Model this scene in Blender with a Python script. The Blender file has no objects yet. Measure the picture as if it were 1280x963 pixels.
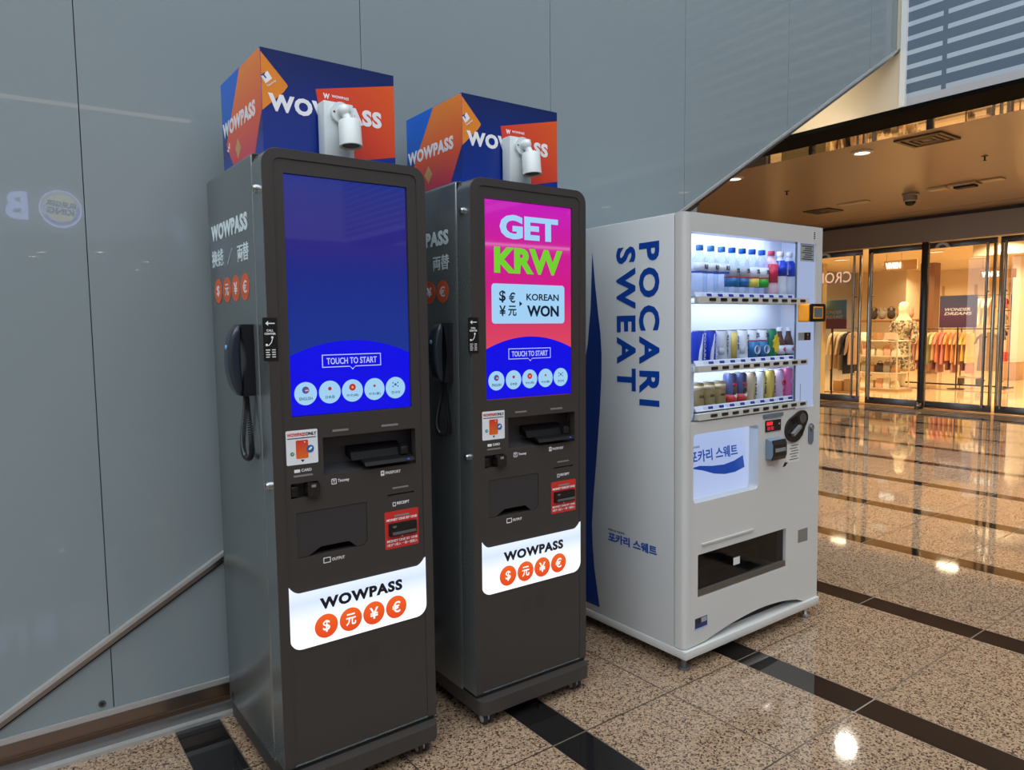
import bpy, bmesh, math, random
from mathutils import Vector, Matrix
from mathutils.geometry import tessellate_polygon
random.seed(7)
S = bpy.context.scene
COL = S.collection

# ------------------------------------------------------------------ camera, sky, exposure
cam_d = bpy.data.cameras.new('camera'); cam = bpy.data.objects.new('camera', cam_d); COL.objects.link(cam)
cam_d.sensor_fit = 'HORIZONTAL'; cam_d.sensor_width = 36.0; cam_d.lens = 894.9 * 36.0 / 1280.0
cam_d.clip_start = 0.05; cam_d.clip_end = 200
PITCH, ROLL, YAW, EYE = -.0807, -.0118, -.6379, 1.3928
_F = Vector((-math.sin(YAW) * math.cos(PITCH), math.cos(YAW) * math.cos(PITCH), math.sin(PITCH)))
_R = Vector((math.cos(YAW), math.sin(YAW), 0)); _U = _R.cross(_F)
_R2 = math.cos(ROLL) * _R + math.sin(ROLL) * _U; _U2 = -math.sin(ROLL) * _R + math.cos(ROLL) * _U
cam.matrix_world = Matrix(((_R2.x, _U2.x, -_F.x, 0), (_R2.y, _U2.y, -_F.y, 0), (_R2.z, _U2.z, -_F.z, EYE), (0, 0, 0, 1)))
S.camera = cam
S.view_settings.view_transform = 'Standard'
try: S.view_settings.look = 'None'
except Exception: pass
S.view_settings.gamma = 1.0; S.view_settings.use_curve_mapping = False
S.view_settings.exposure = 0.0
try:
    S.cycles.use_denoising = True
    S.cycles.max_bounces = 8; S.cycles.transparent_max_bounces = 16; S.cycles.glossy_bounces = 5
    S.cycles.sample_clamp_indirect = 6.0
    S.cycles.caustics_reflective = False; S.cycles.caustics_refractive = False
except Exception: pass

W = bpy.data.worlds.new('world'); S.world = W; W.use_nodes = True
W.node_tree.nodes['Background'].inputs[0].default_value = (0.90, 0.965, 1.0, 1)
W.node_tree.nodes['Background'].inputs[1].default_value = 3.6

def area(name, loc, size, power, col, rot=(0, 0, 0), sy=None):
    d = bpy.data.lights.new(name, 'AREA'); d.energy = power; d.color = col; d.size = size
    if sy: d.shape = 'RECTANGLE'; d.size_y = sy
    else: d.shape = 'DISK'
    o = bpy.data.objects.new(name, d); o.location = loc; o.rotation_euler = rot; COL.objects.link(o); return o
WARM = (1.0, .84, .57); WARM2 = (1.0, .93, .80)

# ------------------------------------------------------------------ helpers
def lin(c):
    if isinstance(c, str): c = tuple(int(c[i:i + 2], 16) for i in (0, 2, 4))
    f = lambda x: x / 12.92 if x <= .04045 else ((x + .055) / 1.055) ** 2.4
    return tuple(f(x / 255) for x in c) + (1.0,)
MATS = {}
def mat(name, col, rough=.5, metal=0., spec=.5, emit=None, es=0., coat=0., crough=.03):
    m = bpy.data.materials.new(name); m.use_nodes = True; b = m.node_tree.nodes['Principled BSDF']
    b.inputs['Base Color'].default_value = lin(col); b.inputs['Roughness'].default_value = rough
    b.inputs['Metallic'].default_value = metal; b.inputs['Specular IOR Level'].default_value = spec
    if coat: b.inputs['Coat Weight'].default_value = coat; b.inputs['Coat Roughness'].default_value = crough
    if emit is not None:
        b.inputs['Emission Color'].default_value = lin(emit); b.inputs['Emission Strength'].default_value = es
    MATS[name] = m; return m
def nt(m): return m.node_tree.nodes, m.node_tree.links, m.node_tree.nodes['Principled BSDF']
def ramp(m, fac, stops, interp='LINEAR'):
    n, l, b = nt(m); r = n.new('ShaderNodeValToRGB'); r.color_ramp.interpolation = interp
    e = r.color_ramp.elements
    while len(e) < len(stops): e.new(.5)
    for k, (p, c) in enumerate(stops): e[k].position = p; e[k].color = lin(c) if not (isinstance(c, tuple) and len(c) == 4) else c
    l.new(fac, r.inputs[0]); return r
def gradient(name, stops, axis, rough=.4, es=0., coat=0., mixaxis=None):
    """print or screen picture whose ink runs from one colour to another along the object's own extent"""
    m = mat(name, (128, 128, 128), rough, coat=coat); n, l, b = nt(m)
    t = n.new('ShaderNodeTexCoord'); s = n.new('ShaderNodeSeparateXYZ'); l.new(t.outputs['Generated'], s.inputs[0])
    f = s.outputs['XYZ'.index(axis)]
    if mixaxis:
        a = n.new('ShaderNodeMath'); a.operation = 'ADD'; l.new(f, a.inputs[0]); l.new(s.outputs['XYZ'.index(mixaxis)], a.inputs[1])
        h = n.new('ShaderNodeMath'); h.operation = 'MULTIPLY'; h.inputs[1].default_value = .5; l.new(a.outputs[0], h.inputs[0]); f = h.outputs[0]
    r = ramp(m, f, stops)
    if es:
        b.inputs['Base Color'].default_value = (.01, .01, .012, 1)
        l.new(r.outputs[0], b.inputs['Emission Color']); b.inputs['Emission Strength'].default_value = es
    else: l.new(r.outputs[0], b.inputs['Base Color'])
    return m
def glow(name, col, es, rough=.3): return mat(name, (10, 10, 12), rough, emit=col, es=es)
def glass(name, tint=(255, 255, 255), refl=1.0, rough=0.0):
    m = bpy.data.materials.new(name); m.use_nodes = True; n = m.node_tree.nodes; l = m.node_tree.links
    n.remove(n['Principled BSDF']); o = n['Material Output']
    tr = n.new('ShaderNodeBsdfTransparent'); tr.inputs[0].default_value = lin(tint)
    gl = n.new('ShaderNodeBsdfGlossy'); gl.inputs['Roughness'].default_value = rough
    fr = n.new('ShaderNodeLayerWeight'); fr.inputs[0].default_value = .5
    pw = n.new('ShaderNodeMath'); pw.operation = 'POWER'; pw.inputs[1].default_value = 5; l.new(fr.outputs['Facing'], pw.inputs[0])
    k = n.new('ShaderNodeMath'); k.operation = 'MULTIPLY_ADD'; k.inputs[1].default_value = .9 * refl; k.inputs[2].default_value = .035 * refl; l.new(pw.outputs[0], k.inputs[0])
    mx = n.new('ShaderNodeMixShader'); l.new(k.outputs[0], mx.inputs[0]); l.new(tr.outputs[0], mx.inputs[1]); l.new(gl.outputs[0], mx.inputs[2])
    l.new(mx.outputs[0], o.inputs[0]); MATS[name] = m; return m

V = Vector
FR = (V((0, 0, 0)), V((1, 0, 0)), V((0, 0, 1)), V((0, -1, 0)))          # a front face: right, up, towards the viewer
SL = (V((0, 0, 0)), V((0, -1, 0)), V((0, 0, 1)), V((-1, 0, 0)))         # a left side face
def fr_at(y): return (V((0, y, 0)),) + FR[1:]
def sl_at(x): return (V((x, 0, 0)), V((0, 1, 0)), V((0, 0, 1)), V((-1, 0, 0)))  # 2D = (y, z), outward -x
TOPF = (V((0, 0, 0)), V((1, 0, 0)), V((0, 1, 0)), V((0, 0, 1)))
class MB:
    def __init__(s): s.b = bmesh.new()
    def box(s, x0, x1, y0, y1, z0, z1, bev=0., seg=2, only=None):
        r = bmesh.ops.create_cube(s.b, size=1.0); vs = r['verts']
        for v in vs: v.co = V(((x0 + x1) / 2 + v.co.x * (x1 - x0), (y0 + y1) / 2 + v.co.y * (y1 - y0), (z0 + z1) / 2 + v.co.z * (z1 - z0)))
        if bev:
            es = {e for v in vs for e in v.link_edges}
            if only: es = {e for e in es if only((e.verts[0].co + e.verts[1].co) / 2, (e.verts[1].co - e.verts[0].co).normalized())}
            bmesh.ops.bevel(s.b, geom=list(es), offset=bev, segments=seg, affect='EDGES', profile=.5)
        return s
    def obox(s, c, ax, ay, az, hx, hy, hz):
        c, ax, ay, az = V(c), V(ax).normalized(), V(ay).normalized(), V(az).normalized()
        r = bmesh.ops.create_cube(s.b, size=2.0)
        for v in r['verts']: v.co = c + ax * v.co.x * hx + ay * v.co.y * hy + az * v.co.z * hz
        return s
    def prism(s, pts, frame, d0, d1, holes=(), bev=0.):
        O, R, U, N = frame; b = s.b
        def ring(ps, d): return [b.verts.new(O + R * p[0] + U * p[1] + N * d) for p in ps]
        loops = [list(pts)] + [list(h) for h in holes]
        rings = []
        for d in (d0, d1):
            rs = [ring(L, d) for L in loops]; rings.append(rs)
            if len(loops) == 1: b.faces.new(rs[0] if d == d1 else rs[0][::-1])
            else:
                flat = [v for r in rs for v in r]
                for t in tessellate_polygon([[V((p[0], p[1], 0)) for p in L] for L in loops]):
                    f = [flat[i] for i in t]
                    try: b.faces.new(f)
                    except ValueError: pass
        for a, c in zip(rings[0], rings[1]):
            for k in range(len(a)):
                j = (k + 1) % len(a)
                try: b.faces.new((a[k], a[j], c[j], c[k]))
                except ValueError: pass
        return s
    def cyl(s, p0, p1, r, r2=None, seg=20, caps=True):
        p0, p1 = V(p0), V(p1); d = p1 - p0; q = d.to_track_quat('Z', 'Y').to_matrix().to_4x4(); q.translation = (p0 + p1) / 2
        bmesh.ops.create_cone(s.b, cap_ends=caps, segments=seg, radius1=r, radius2=r if r2 is None else r2, depth=d.length, matrix=q); return s
    def lathe(s, prof, c=(0, 0, 0), seg=20, axis=V((0, 0, 1)), sx=1., sy=1.):
        c = V(c); q = axis.to_track_quat('Z', 'Y').to_matrix(); rs = []
        for r, z in prof:
            if r < 1e-6: rs.append([s.b.verts.new(c + q @ V((0, 0, z)))])
            else: rs.append([s.b.verts.new(c + q @ V((r * sx * math.cos(2 * math.pi * k / seg), r * sy * math.sin(2 * math.pi * k / seg), z))) for k in range(seg)])
        for a, d in zip(rs, rs[1:]):
            for k in range(seg):
                j = (k + 1) % seg
                if len(a) == 1 and len(d) == 1: continue
                if len(a) == 1: s.b.faces.new((a[0], d[j], d[k]))
                elif len(d) == 1: s.b.faces.new((a[k], a[j], d[0]))
                else: s.b.faces.new((a[k], a[j], d[j], d[k]))
        return s
    def rings(s, rows, caps=True):
        """rows of equal-length rings of points"""
        rs = [[s.b.verts.new(V(p)) for p in row] for row in rows]; n = len(rs[0])
        for a, d in zip(rs, rs[1:]):
            for k in range(n): s.b.faces.new((a[k], a[(k + 1) % n], d[(k + 1) % n], d[k]))
        if caps: s.b.faces.new(rs[0][::-1]); s.b.faces.new(rs[-1])
        return s
    def tube(s, pts, r, seg=8):
        pts = [V(p) for p in pts]; rows = []; up = V((0, 0, 1))
        for k, p in enumerate(pts):
            t = (pts[min(k + 1, len(pts) - 1)] - pts[max(k - 1, 0)]).normalized()
            a = t.cross(up)
            if a.length < 1e-4: a = t.cross(V((1, 0, 0)))
            a.normalize(); c = a.cross(t).normalized()
            if k and a.dot(pa) < 0: a = -a; c = -c
            pa = a
            rows.append([p + (a * math.cos(2 * math.pi * i / seg) + c * math.sin(2 * math.pi * i / seg)) * r for i in range(seg)])
        return s.rings(rows)
    def ball(s, c, r, sc=(1, 1, 1), u=16, v=10):
        m = Matrix.Translation(V(c)) @ Matrix.Diagonal(V(sc)).to_4x4()
        bmesh.ops.create_uvsphere(s.b, u_segments=u, v_segments=v, radius=r, matrix=m); return s
    def build(s, name, m, parent=None, smooth=False, angle=35, loc=None):
        me = bpy.data.meshes.new(name); bmesh.ops.recalc_face_normals(s.b, faces=s.b.faces); s.b.to_mesh(me); s.b.free()
        if smooth:
            for p in me.polygons: p.use_smooth = True
            try: me.set_sharp_from_angle(angle=math.radians(angle))
            except Exception: pass
        o = bpy.data.objects.new(name, me); COL.objects.link(o)
        if m is not None: me.materials.append(m)
        if parent is not None: o.parent = parent
        if loc is not None: o.location = loc
        return o
def tag(o, label=None, cat=None, group=None, kind=None):
    if label: o['label'] = label
    if cat: o['category'] = cat
    if group: o['group'] = group
    if kind: o['kind'] = kind
    return o
def thing(name, label, cat, loc=(0, 0, 0), rot=(0, 0, 0), group=None):
    o = bpy.data.objects.new(name, None); COL.objects.link(o); o.location = loc; o.rotation_euler = rot; o.empty_display_size = .1
    return tag(o, label, cat, group)
def struct(o): o['kind'] = 'structure'; return o
def box(name, m, parent, x0, x1, y0, y1, z0, z1, bev=0., **k):
    return MB().box(x0, x1, y0, y1, z0, z1, bev).build(name, m, parent, smooth=bool(bev), **k)
def text(name, body, m, parent, org, rv, uv, w, h, bold=0., depth=.0007, space=1., keep=False, shear=0.):
    cu = bpy.data.curves.new(name, 'FONT'); cu.body = body; cu.size = 1; cu.offset = bold; cu.space_character = space; cu.resolution_u = 3; cu.extrude = .5; cu.shear = shear
    t = bpy.data.objects.new('t', cu); COL.objects.link(t)
    dg = bpy.context.evaluated_depsgraph_get(); me = bpy.data.meshes.new_from_object(t.evaluated_get(dg))
    bpy.data.objects.remove(t); bpy.data.curves.remove(cu)
    me.name = name; me.materials.clear(); me.materials.append(m)
    if len(me.vertices):
        xs = [v.co.x for v in me.vertices]; ys = [v.co.y for v in me.vertices]
        x0, x1, y0, y1 = min(xs), max(xs), min(ys), max(ys)
        if keep: w = h * (x1 - x0) / max(y1 - y0, 1e-6)
        rv, uv, org = V(rv).normalized(), V(uv).normalized(), V(org); n = rv.cross(uv)
        for v in me.vertices:
            v.co = org + rv * ((v.co.x - x0) / max(x1 - x0, 1e-6) * w) + uv * ((v.co.y - y0) / max(y1 - y0, 1e-6) * h) + n * ((v.co.z + .5) * depth)
    o = bpy.data.objects.new(name, me); COL.objects.link(o)
    if parent is not None: o.parent = parent
    return o
def ftext(name, body, m, p, u0, u1, z0, z1, y, bold=.02, **k):           # text on a front face
    return text(name, body, m, p, (u0, y, z0), (1, 0, 0), (0, 0, 1), u1 - u0, z1 - z0, bold, **k)
def stext(name, body, m, p, v0, v1, z0, z1, x, bold=.02, **k):           # on a left side face, v0 (rear) > v1 (front)
    return text(name, body, m, p, (x, v0, z0), (0, -1, 0), (0, 0, 1), v0 - v1, z1 - z0, bold, **k)
def rrect(x0, x1, z0, z1, r, seg=6, corners=(1, 1, 1, 1)):               # bl, br, tr, tl
    out = []
    for (cx, cz, a0), on in zip(((x0 + r, z0 + r, 180), (x1 - r, z0 + r, 270), (x1 - r, z1 - r, 0), (x0 + r, z1 - r, 90)), corners):
        if on: out += [(cx + r * math.cos(math.radians(a0 + 90 * k / seg)), cz + r * math.sin(math.radians(a0 + 90 * k / seg))) for k in range(seg + 1)]
        else: out.append((x0 if a0 in (180, 90) else x1, z0 if a0 in (180, 270) else z1))
    return out
def circ(cx, cz, r, n=28, rz=None): return [(cx + r * math.cos(2 * math.pi * k / n), cz + (rz or r) * math.sin(2 * math.pi * k / n)) for k in range(n)]
def fplate(name, m, parent, pts, y, th=.0008, holes=()):                 # thin solid plate whose back lies on the front plane y
    return MB().prism(pts, fr_at(y), 0, th, holes).build(name, m, parent)
def splate(name, m, parent, pts, x, th=.0008): return MB().prism(pts, sl_at(x), 0, th).build(name, m, parent)

# ------------------------------------------------------------------ materials of the setting
def mnode(m, op, a, b=None, c=None):
    n, l, _ = nt(m); x = n.new('ShaderNodeMath'); x.operation = op
    for k, v in enumerate((a, b, c)):
        if v is None: continue
        if isinstance(v, (int, float)): x.inputs[k].default_value = v
        else: l.new(v, x.inputs[k])
    return x.outputs[0]
def mixc(m, fac, a, b):
    n, l, _ = nt(m); x = n.new('ShaderNodeMix'); x.data_type = 'RGBA'; l.new(fac, x.inputs[0])
    for k, v in ((6, a), (7, b)):
        if isinstance(v, tuple): x.inputs[k].default_value = v
        else: l.new(v, x.inputs[k])
    return x.outputs[2]
GR = mat('granite floor', (150, 130, 110), .06, spec=.5); n, l, b = nt(GR)
tc = n.new('ShaderNodeTexCoord'); sp = n.new('ShaderNodeSeparateXYZ'); l.new(tc.outputs['Object'], sp.inputs[0])
vo = n.new('ShaderNodeTexVoronoi'); vo.inputs['Scale'].default_value = 185; l.new(tc.outputs['Object'], vo.inputs['Vector'])
vs = n.new('ShaderNodeSeparateColor'); l.new(vo.outputs['Color'], vs.inputs[0])
gran = ramp(GR, vs.outputs[0], [(0, (54, 43, 36)), (.20, (82, 66, 54)), (.30, (134, 112, 92)), (.62, (152, 129, 106)), (.85, (168, 146, 122)), (1, (128, 98, 80))])
no = n.new('ShaderNodeTexNoise'); no.inputs['Scale'].default_value = 2.2; l.new(tc.outputs['Object'], no.inputs['Vector'])
fx = mnode(GR, 'MODULO', mnode(GR, 'ADD', sp.outputs[0], .9886 * 40 - .466), .9886)
stripe = mnode(GR, 'LESS_THAN', fx, .150)
g1 = mnode(GR, 'LESS_THAN', mnode(GR, 'ABSOLUTE', mnode(GR, 'SUBTRACT', fx, .570)), .0026)
g2 = mnode(GR, 'LESS_THAN', mnode(GR, 'ABSOLUTE', mnode(GR, 'SUBTRACT', fx, .150)), .0018)
g3 = mnode(GR, 'LESS_THAN', fx, .0022)
fy = mnode(GR, 'MODULO', mnode(GR, 'ADD', sp.outputs[1], 60 * .5 - .2575 + .0025), .5)
g4 = mnode(GR, 'LESS_THAN', fy, .0055)
gro = mnode(GR, 'MAXIMUM', mnode(GR, 'MAXIMUM', g1, g2), mnode(GR, 'MAXIMUM', g3, g4))
dk = ramp(GR, vs.outputs[1], [(0, (20, 19, 20)), (.9, (28, 26, 26)), (1, (44, 40, 38))])
c1 = mixc(GR, stripe, gran.outputs[0], dk.outputs[0]); gc = mixc(GR, stripe, lin((52, 42, 34)), lin((92, 84, 76))); c2 = mixc(GR, gro, c1, gc)
l.new(c2, b.inputs['Base Color'])
l.new(mnode(GR, 'ADD', mnode(GR, 'MULTIPLY', no.outputs[0], .05), mnode(GR, 'ADD', mnode(GR, 'MULTIPLY', gro, .3), .02)), b.inputs['Roughness'])

GLASSWALL = mat('back painted glass', (130, 141, 146), .006, spec=.26)
STEEL = mat('brushed stainless steel', (150, 144, 138), .28, metal=1.); DSTEEL = mat('dull bronze steel', (140, 126, 114), .3, metal=1.)
LIP = mat('pale metal strip', (190, 190, 188), .35, metal=.6); GREYM = mat('grey metal sill', (120, 120, 120), .35, metal=.7)
GAP = mat('black joint', (14, 14, 15), .6)
CREAM = mat('cream painted panel', (206, 196, 178), .35); WHITEP = mat('white painted metal', (214, 216, 216), .35)
BLACKG = mat('black gloss soffit', (12, 11, 11), .75, spec=.04); MIRROR = mat('polished mirror steel', (190, 185, 178), .03, metal=1.)
CEIL = mat('tan painted ceiling', (176, 148, 116), .28, spec=.5); PLASTER = mat('pale plaster', (150, 150, 150), .6)
HEADER = mat('brown satin metal', (142, 126, 112), .3, metal=.55)
HEADB = mat('dark bronze joint and shade', (50, 38, 30), .4, metal=.4)

# striped film on the glass parapet of the upper floor: bands along y, broken every 1.35 m
STRIPE = mat('striped film glass', (104, 122, 140), .12, spec=.5); n, l, b = nt(STRIPE)
tc = n.new('ShaderNodeTexCoord'); sp = n.new('ShaderNodeSeparateXYZ'); l.new(tc.outputs['Object'], sp.inputs[0])
zz = mnode(STRIPE, 'MODULO', mnode(STRIPE, 'SUBTRACT', sp.outputs[2], 2.955 - .0965 * 10), .0965)
yy = mnode(STRIPE, 'MODULO', mnode(STRIPE, 'ADD', sp.outputs[1], 30 * 1.35 - 2.225), 1.35)
st = mnode(STRIPE, 'MULTIPLY', mnode(STRIPE, 'LESS_THAN', zz, .031), mnode(STRIPE, 'GREATER_THAN', yy, .03))
low_refl = mnode(STRIPE, 'LESS_THAN', sp.outputs[2], 2.955)  # pale strip at the bottom paints in a reflection on the glass
cA = mixc(STRIPE, st, lin((92, 108, 126)), lin((172, 186, 200))); cB = mixc(STRIPE, low_refl, cA, lin((176, 176, 182)))
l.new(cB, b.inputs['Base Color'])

# ------------------------------------------------------------------ setting
struct(MB().box(-12, 12.2, -28, 12, -.1, 0).build('floor', GR))
WY = .0242                                                                # the glass wall leans 1.4 degrees off the tile grid
WO = V((.0637, 2.632, 0)); WX = V((1, -WY, 0)).normalized(); WNR = V((-WY, -1, 0)).normalized()
def wpt(s, off, z): return WO + WX * s - WNR * off + V((0, 0, z))         # s along the wall, off into the wall
WF = (WO, WX, V((0, 0, 1)), WNR)
ZD = lambda s: .197 + .5862 * (s + .0637)                                 # the escalator line climbing along the wall
GO = .05
b_ = MB(); SE = [-5.26, -4.33, -3.40, -2.48, -1.55, -.63] ; SE = [-6.2] + SE + [.229, 1.190, 2.128, 3.046, 3.966, 4.89, 5.36]
S_END = 3.15
for a, c in zip(SE, SE[1:]):
    a2, c2 = a + .0014, c - .0014
    if c <= 2.2: b_.prism([(a2, .10), (c2, .10), (c2, 9.0), (a2, 9.0)], WF, -GO - .02, -GO)
    else:
        b_.prism([(a2, ZD(a2)), (c2, ZD(c2)), (c2, 9.0), (a2, 9.0)], WF, -GO - .02, -GO)
        if a < S_END: e = min(c2, S_END); b_.prism([(a2, .10), (e, .10), (e, ZD(e) - .01), (a2, ZD(a2) - .01)], WF, -GO - .02, -GO)
struct(b_.build('wall_back', GLASSWALL))
b_ = MB().prism([(-6.2, .02), (S_END, .02), (S_END, ZD(S_END)), (5.36, ZD(5.36)), (5.36, 9.0), (-6.2, 9.0)], WF, -.17, -GO - .021)
struct(b_.build('wall_core', mat('grey joint', (62, 68, 70), .6)))
# underside of the escalator behind the cladding
b_ = MB(); p0, p1 = wpt(S_END, .17, ZD(S_END) + .02), wpt(5.36, .17, ZD(5.36) + .02)
b_.rings([[p0, p1, p1 + V((0, 1.3, 0)), p0 + V((0, 1.3, 0))], [p + V((0, 0, .08)) for p in (p0, p1, p1 + V((0, 1.3, 0)), p0 + V((0, 1.3, 0)))]])
struct(b_.build('trim_9', CREAM))
# stainless channel along the escalator line
ang = math.atan(.585); dv = (WX * math.cos(ang) + V((0, 0, 1)) * math.sin(ang)); up = (V((0, 0, 1)) * math.cos(ang) - WX * math.sin(ang))
def chan(s0, s1, o_up, h, prot, name, m):
    a, c = wpt(s0, GO, ZD(s0)), wpt(s1, GO, ZD(s1))
    return struct(MB().obox((a + c) / 2 + up * o_up + WNR * prot / 2, dv, WNR, up, (c - a).length / 2, prot / 2, h / 2).build(name, m))
chan(-1.2, 5.34, .004, .012, .022, 'trim_1', LIP); chan(-1.2, 5.34, -.011, .018, .012, 'trim_2', STEEL); chan(-1.2, S_END, -.023, .006, .006, 'trim_3', GAP)
# stepped metal skirting
def run(name, m, o0, o1, z0, z1, s0=-6.2, s1=S_END):
    a = wpt((s0 + s1) / 2, (o0 + o1) / 2, (z0 + z1) / 2)
    return struct(MB().obox(a, WX, WNR, (0, 0, 1), (s1 - s0) / 2, abs(o1 - o0) / 2, (z1 - z0) / 2).build(name, m))
run('baseboard_back', DSTEEL, .052, .10, 0, .122); run('trim_4', LIP, .040, .056, .108, .126); run('trim_5', GREYM, .026, .054, 0, .040); run('trim_6', LIP, 0, .027, 0, .012)
run('trim_7', mat('brown metal edge', (92, 72, 58), .4, metal=.6), .044, .053, .04, .056)  # brown strip between the grey sill and the bronze steel

# bulkhead over the passage at x = 5.3, its striped glass, and the warm panel beyond the escalator
BX = 5.30
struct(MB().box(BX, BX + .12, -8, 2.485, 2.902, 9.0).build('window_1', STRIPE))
struct(MB().box(BX, BX + .12, 2.52, 12, 2.902, 9.0).build('wall_bulkhead', CREAM))
struct(MB().box(BX - .02, BX + .14, 2.483, 2.522, 2.9, 9.0).build('trim_8', WHITEP))
struct(MB().box(BX, BX + .365, -8, 12, 2.872, 2.90).build('trim_10', BLACKG))
struct(MB().box(BX + .367, BX + .52, -8, 12, 2.872, 2.90).build('trim_11', MIRROR))
struct(MB().box(BX + .524, BX + .66, -8, 12, 2.872, 2.90).build('trim_12', MIRROR))
struct(MB().box(BX + .60, BX + .66, -8, 12, 2.9, 3.08).build('trim_13', CEIL))
struct(MB().box(BX + .12, 12.2, -8, 12, 3.08, 3.2).build('ceiling', CEIL))
struct(MB().box(11.60, 11.606, -8, 12, 3.0785, 3.0825).build('trim_14', HEADB))
a_ = area('escalator_underlight', (4.80, 3.15, 2.94), .5, 5, (1, .86, .62), (0, math.radians(-90), 0), .06)
# rest of the hall, which the glossy glass wall and floor mirror
struct(MB().box(-12.2, -12, -28, 12, 0, 9.0).build('wall_left', PLASTER))
struct(MB().box(-12, 12.2, -28.2, -28, 0, 3.1).build('wall_rear', PLASTER))
struct(MB().box(-12, BX + .1, -8.2, -8, 2.92, 4.9).build('wall_fascia', mat('grey fascia', (206, 198, 194), .4)))
struct(MB().box(-12, BX + .1, -8.3, -8.1, 4.95, 9.0).build('wall_upper_added', PLASTER))  # unseen wall added to weaken the open sky mirrored in the glass
struct(MB().box(-12, BX + .1, -8.25, -7.95, 4.9, 4.95).build('trim_15', glow('lit cove edge', (255, 240, 220), 3.5)))
struct(MB().box(-12, 12.2, -28, -8.2, 2.95, 3.05).build('ceiling_rear', mat('white ceiling paint', (190, 188, 184), .5)))
struct(MB().box(-6.4, 26, 11.9, 12.1, 0, 9.0).build('wall_far', PLASTER))
struct(MB().box(12.2, 12.35, -28, -8, 0, 3.2).build('wall_right', PLASTER))

# ------------------------------------------------------------------ currency kiosks
KPAINT = mat('charcoal paint lightened for sheen', (142, 149, 151), .26, metal=.75, spec=.6); KFRONT = mat('charcoal front paint', (58, 54, 52), .42, spec=.35)  # one kiosk paint: side copy lightened to carry the reflected light, front copy dark
KDARK = mat('black plastic', (18, 18, 19), .35); KINNER = mat('dark grey recess', (52, 52, 55), .45); SEAMM = mat('bright seam edge', (150, 160, 164), .3, metal=.8)
CHROME = mat('chrome', (210, 212, 214), .12, metal=1.); RUBBER = mat('dark rubber', (40, 40, 42), .6); CASTW = mat('grey caster plastic', (170, 172, 174), .4)
BARL = mat('grey lamp bar', (128, 126, 124), .5); WHITEINK = mat('white ink', (226, 228, 230), .5); SIDEINK = mat('pale blue white ink', (214, 232, 240), .45)
ORANGE = mat('orange ink', (214, 92, 46), .4); REDST = mat('red sticker', (196, 44, 40), .4); BLACKINK = mat('black ink', (14, 14, 18), .5)
STICK = mat('white sticker', (222, 226, 232), .4); BLUEDOT = mat('blue ink', (26, 96, 160), .4); GREENDOT = mat('green ink', (60, 140, 110), .4)
CARDG = gradient('orange card print', [(0, (222, 106, 36)), (1, (206, 52, 44))], 'Z')
SCR_A = gradient('dark blue screen', [(0, (30, 60, 160)), (.42, (26, 50, 150)), (.6, (26, 44, 140)), (.72, (44, 38, 136)), (.9, (38, 40, 136)), (1, (26, 44, 140))], 'Z', .03, es=.82)
SCR_B = gradient('magenta screen', [(0, (226, 90, 90)), (.36, (214, 58, 96)), (.55, (204, 22, 128)), (.8, (200, 20, 150)), (1, (196, 24, 184))], 'Z', .03, es=1.)
ARC = glow('bright blue screen', (4, 2, 226), 1.); UIW = glow('screen white', (196, 206, 236), .9); UIBLUE = glow('screen pale blue', (158, 206, 240), 1.)
UILIME = glow('screen lime', (112, 206, 40), 1.); UINAVY = glow('screen navy', (14, 28, 48), 1.); UIRED = glow('screen red', (190, 40, 46), 1.); UIDB = glow('screen dull blue', (60, 84, 150), 1.)
UIPALE = glow('screen pale card', (160, 208, 244), 1.); UIYEL = glow('screen yellow', (240, 200, 60), 1.)
SIGNG = gradient('lit sign panel', [(0, (255, 255, 255)), (.35, (246, 249, 255)), (.7, (206, 220, 246)), (1, (232, 240, 255))], 'Z', .3, es=1.15)
SIGNB = glow('lit sign black', (10, 12, 20), 1.); SIGNO = gradient('lit sign orange', [(0, (226, 66, 10)), (1, (240, 96, 22))], 'Z', .3, es=1.); SIGNW = glow('lit sign white', (255, 250, 246), 1.05)

def money_signs(parent, cs, z, r, y, disc, ink, side=False, rz=None, x=0):
    for c, ch in zip(cs, '$元¥€'):
        if side:
            d = splate('currency_badge', disc, parent, circ(c, z, r, rz=rz), x, .0008); hh = (rz or r)
            w = {'$': .5, '元': .62, '¥': .56, '€': .58}[ch] * r * 1.5
            stext('symbol', ch, ink, d, c + w / 2, c - w / 2, z - hh * .46, z + hh * .46, x - .0009, .014)
        else:
            d = fplate('currency_badge', disc, parent, circ(c, z, r), y, .0008)
            w = {'$': .62, '元': .9, '¥': .8, '€': .8}[ch] * r
            ftext('symbol', ch, ink, d, c - w / 2, c + w / 2, z - r * .5, z + r * .5, y - .0009, .018)

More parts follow.
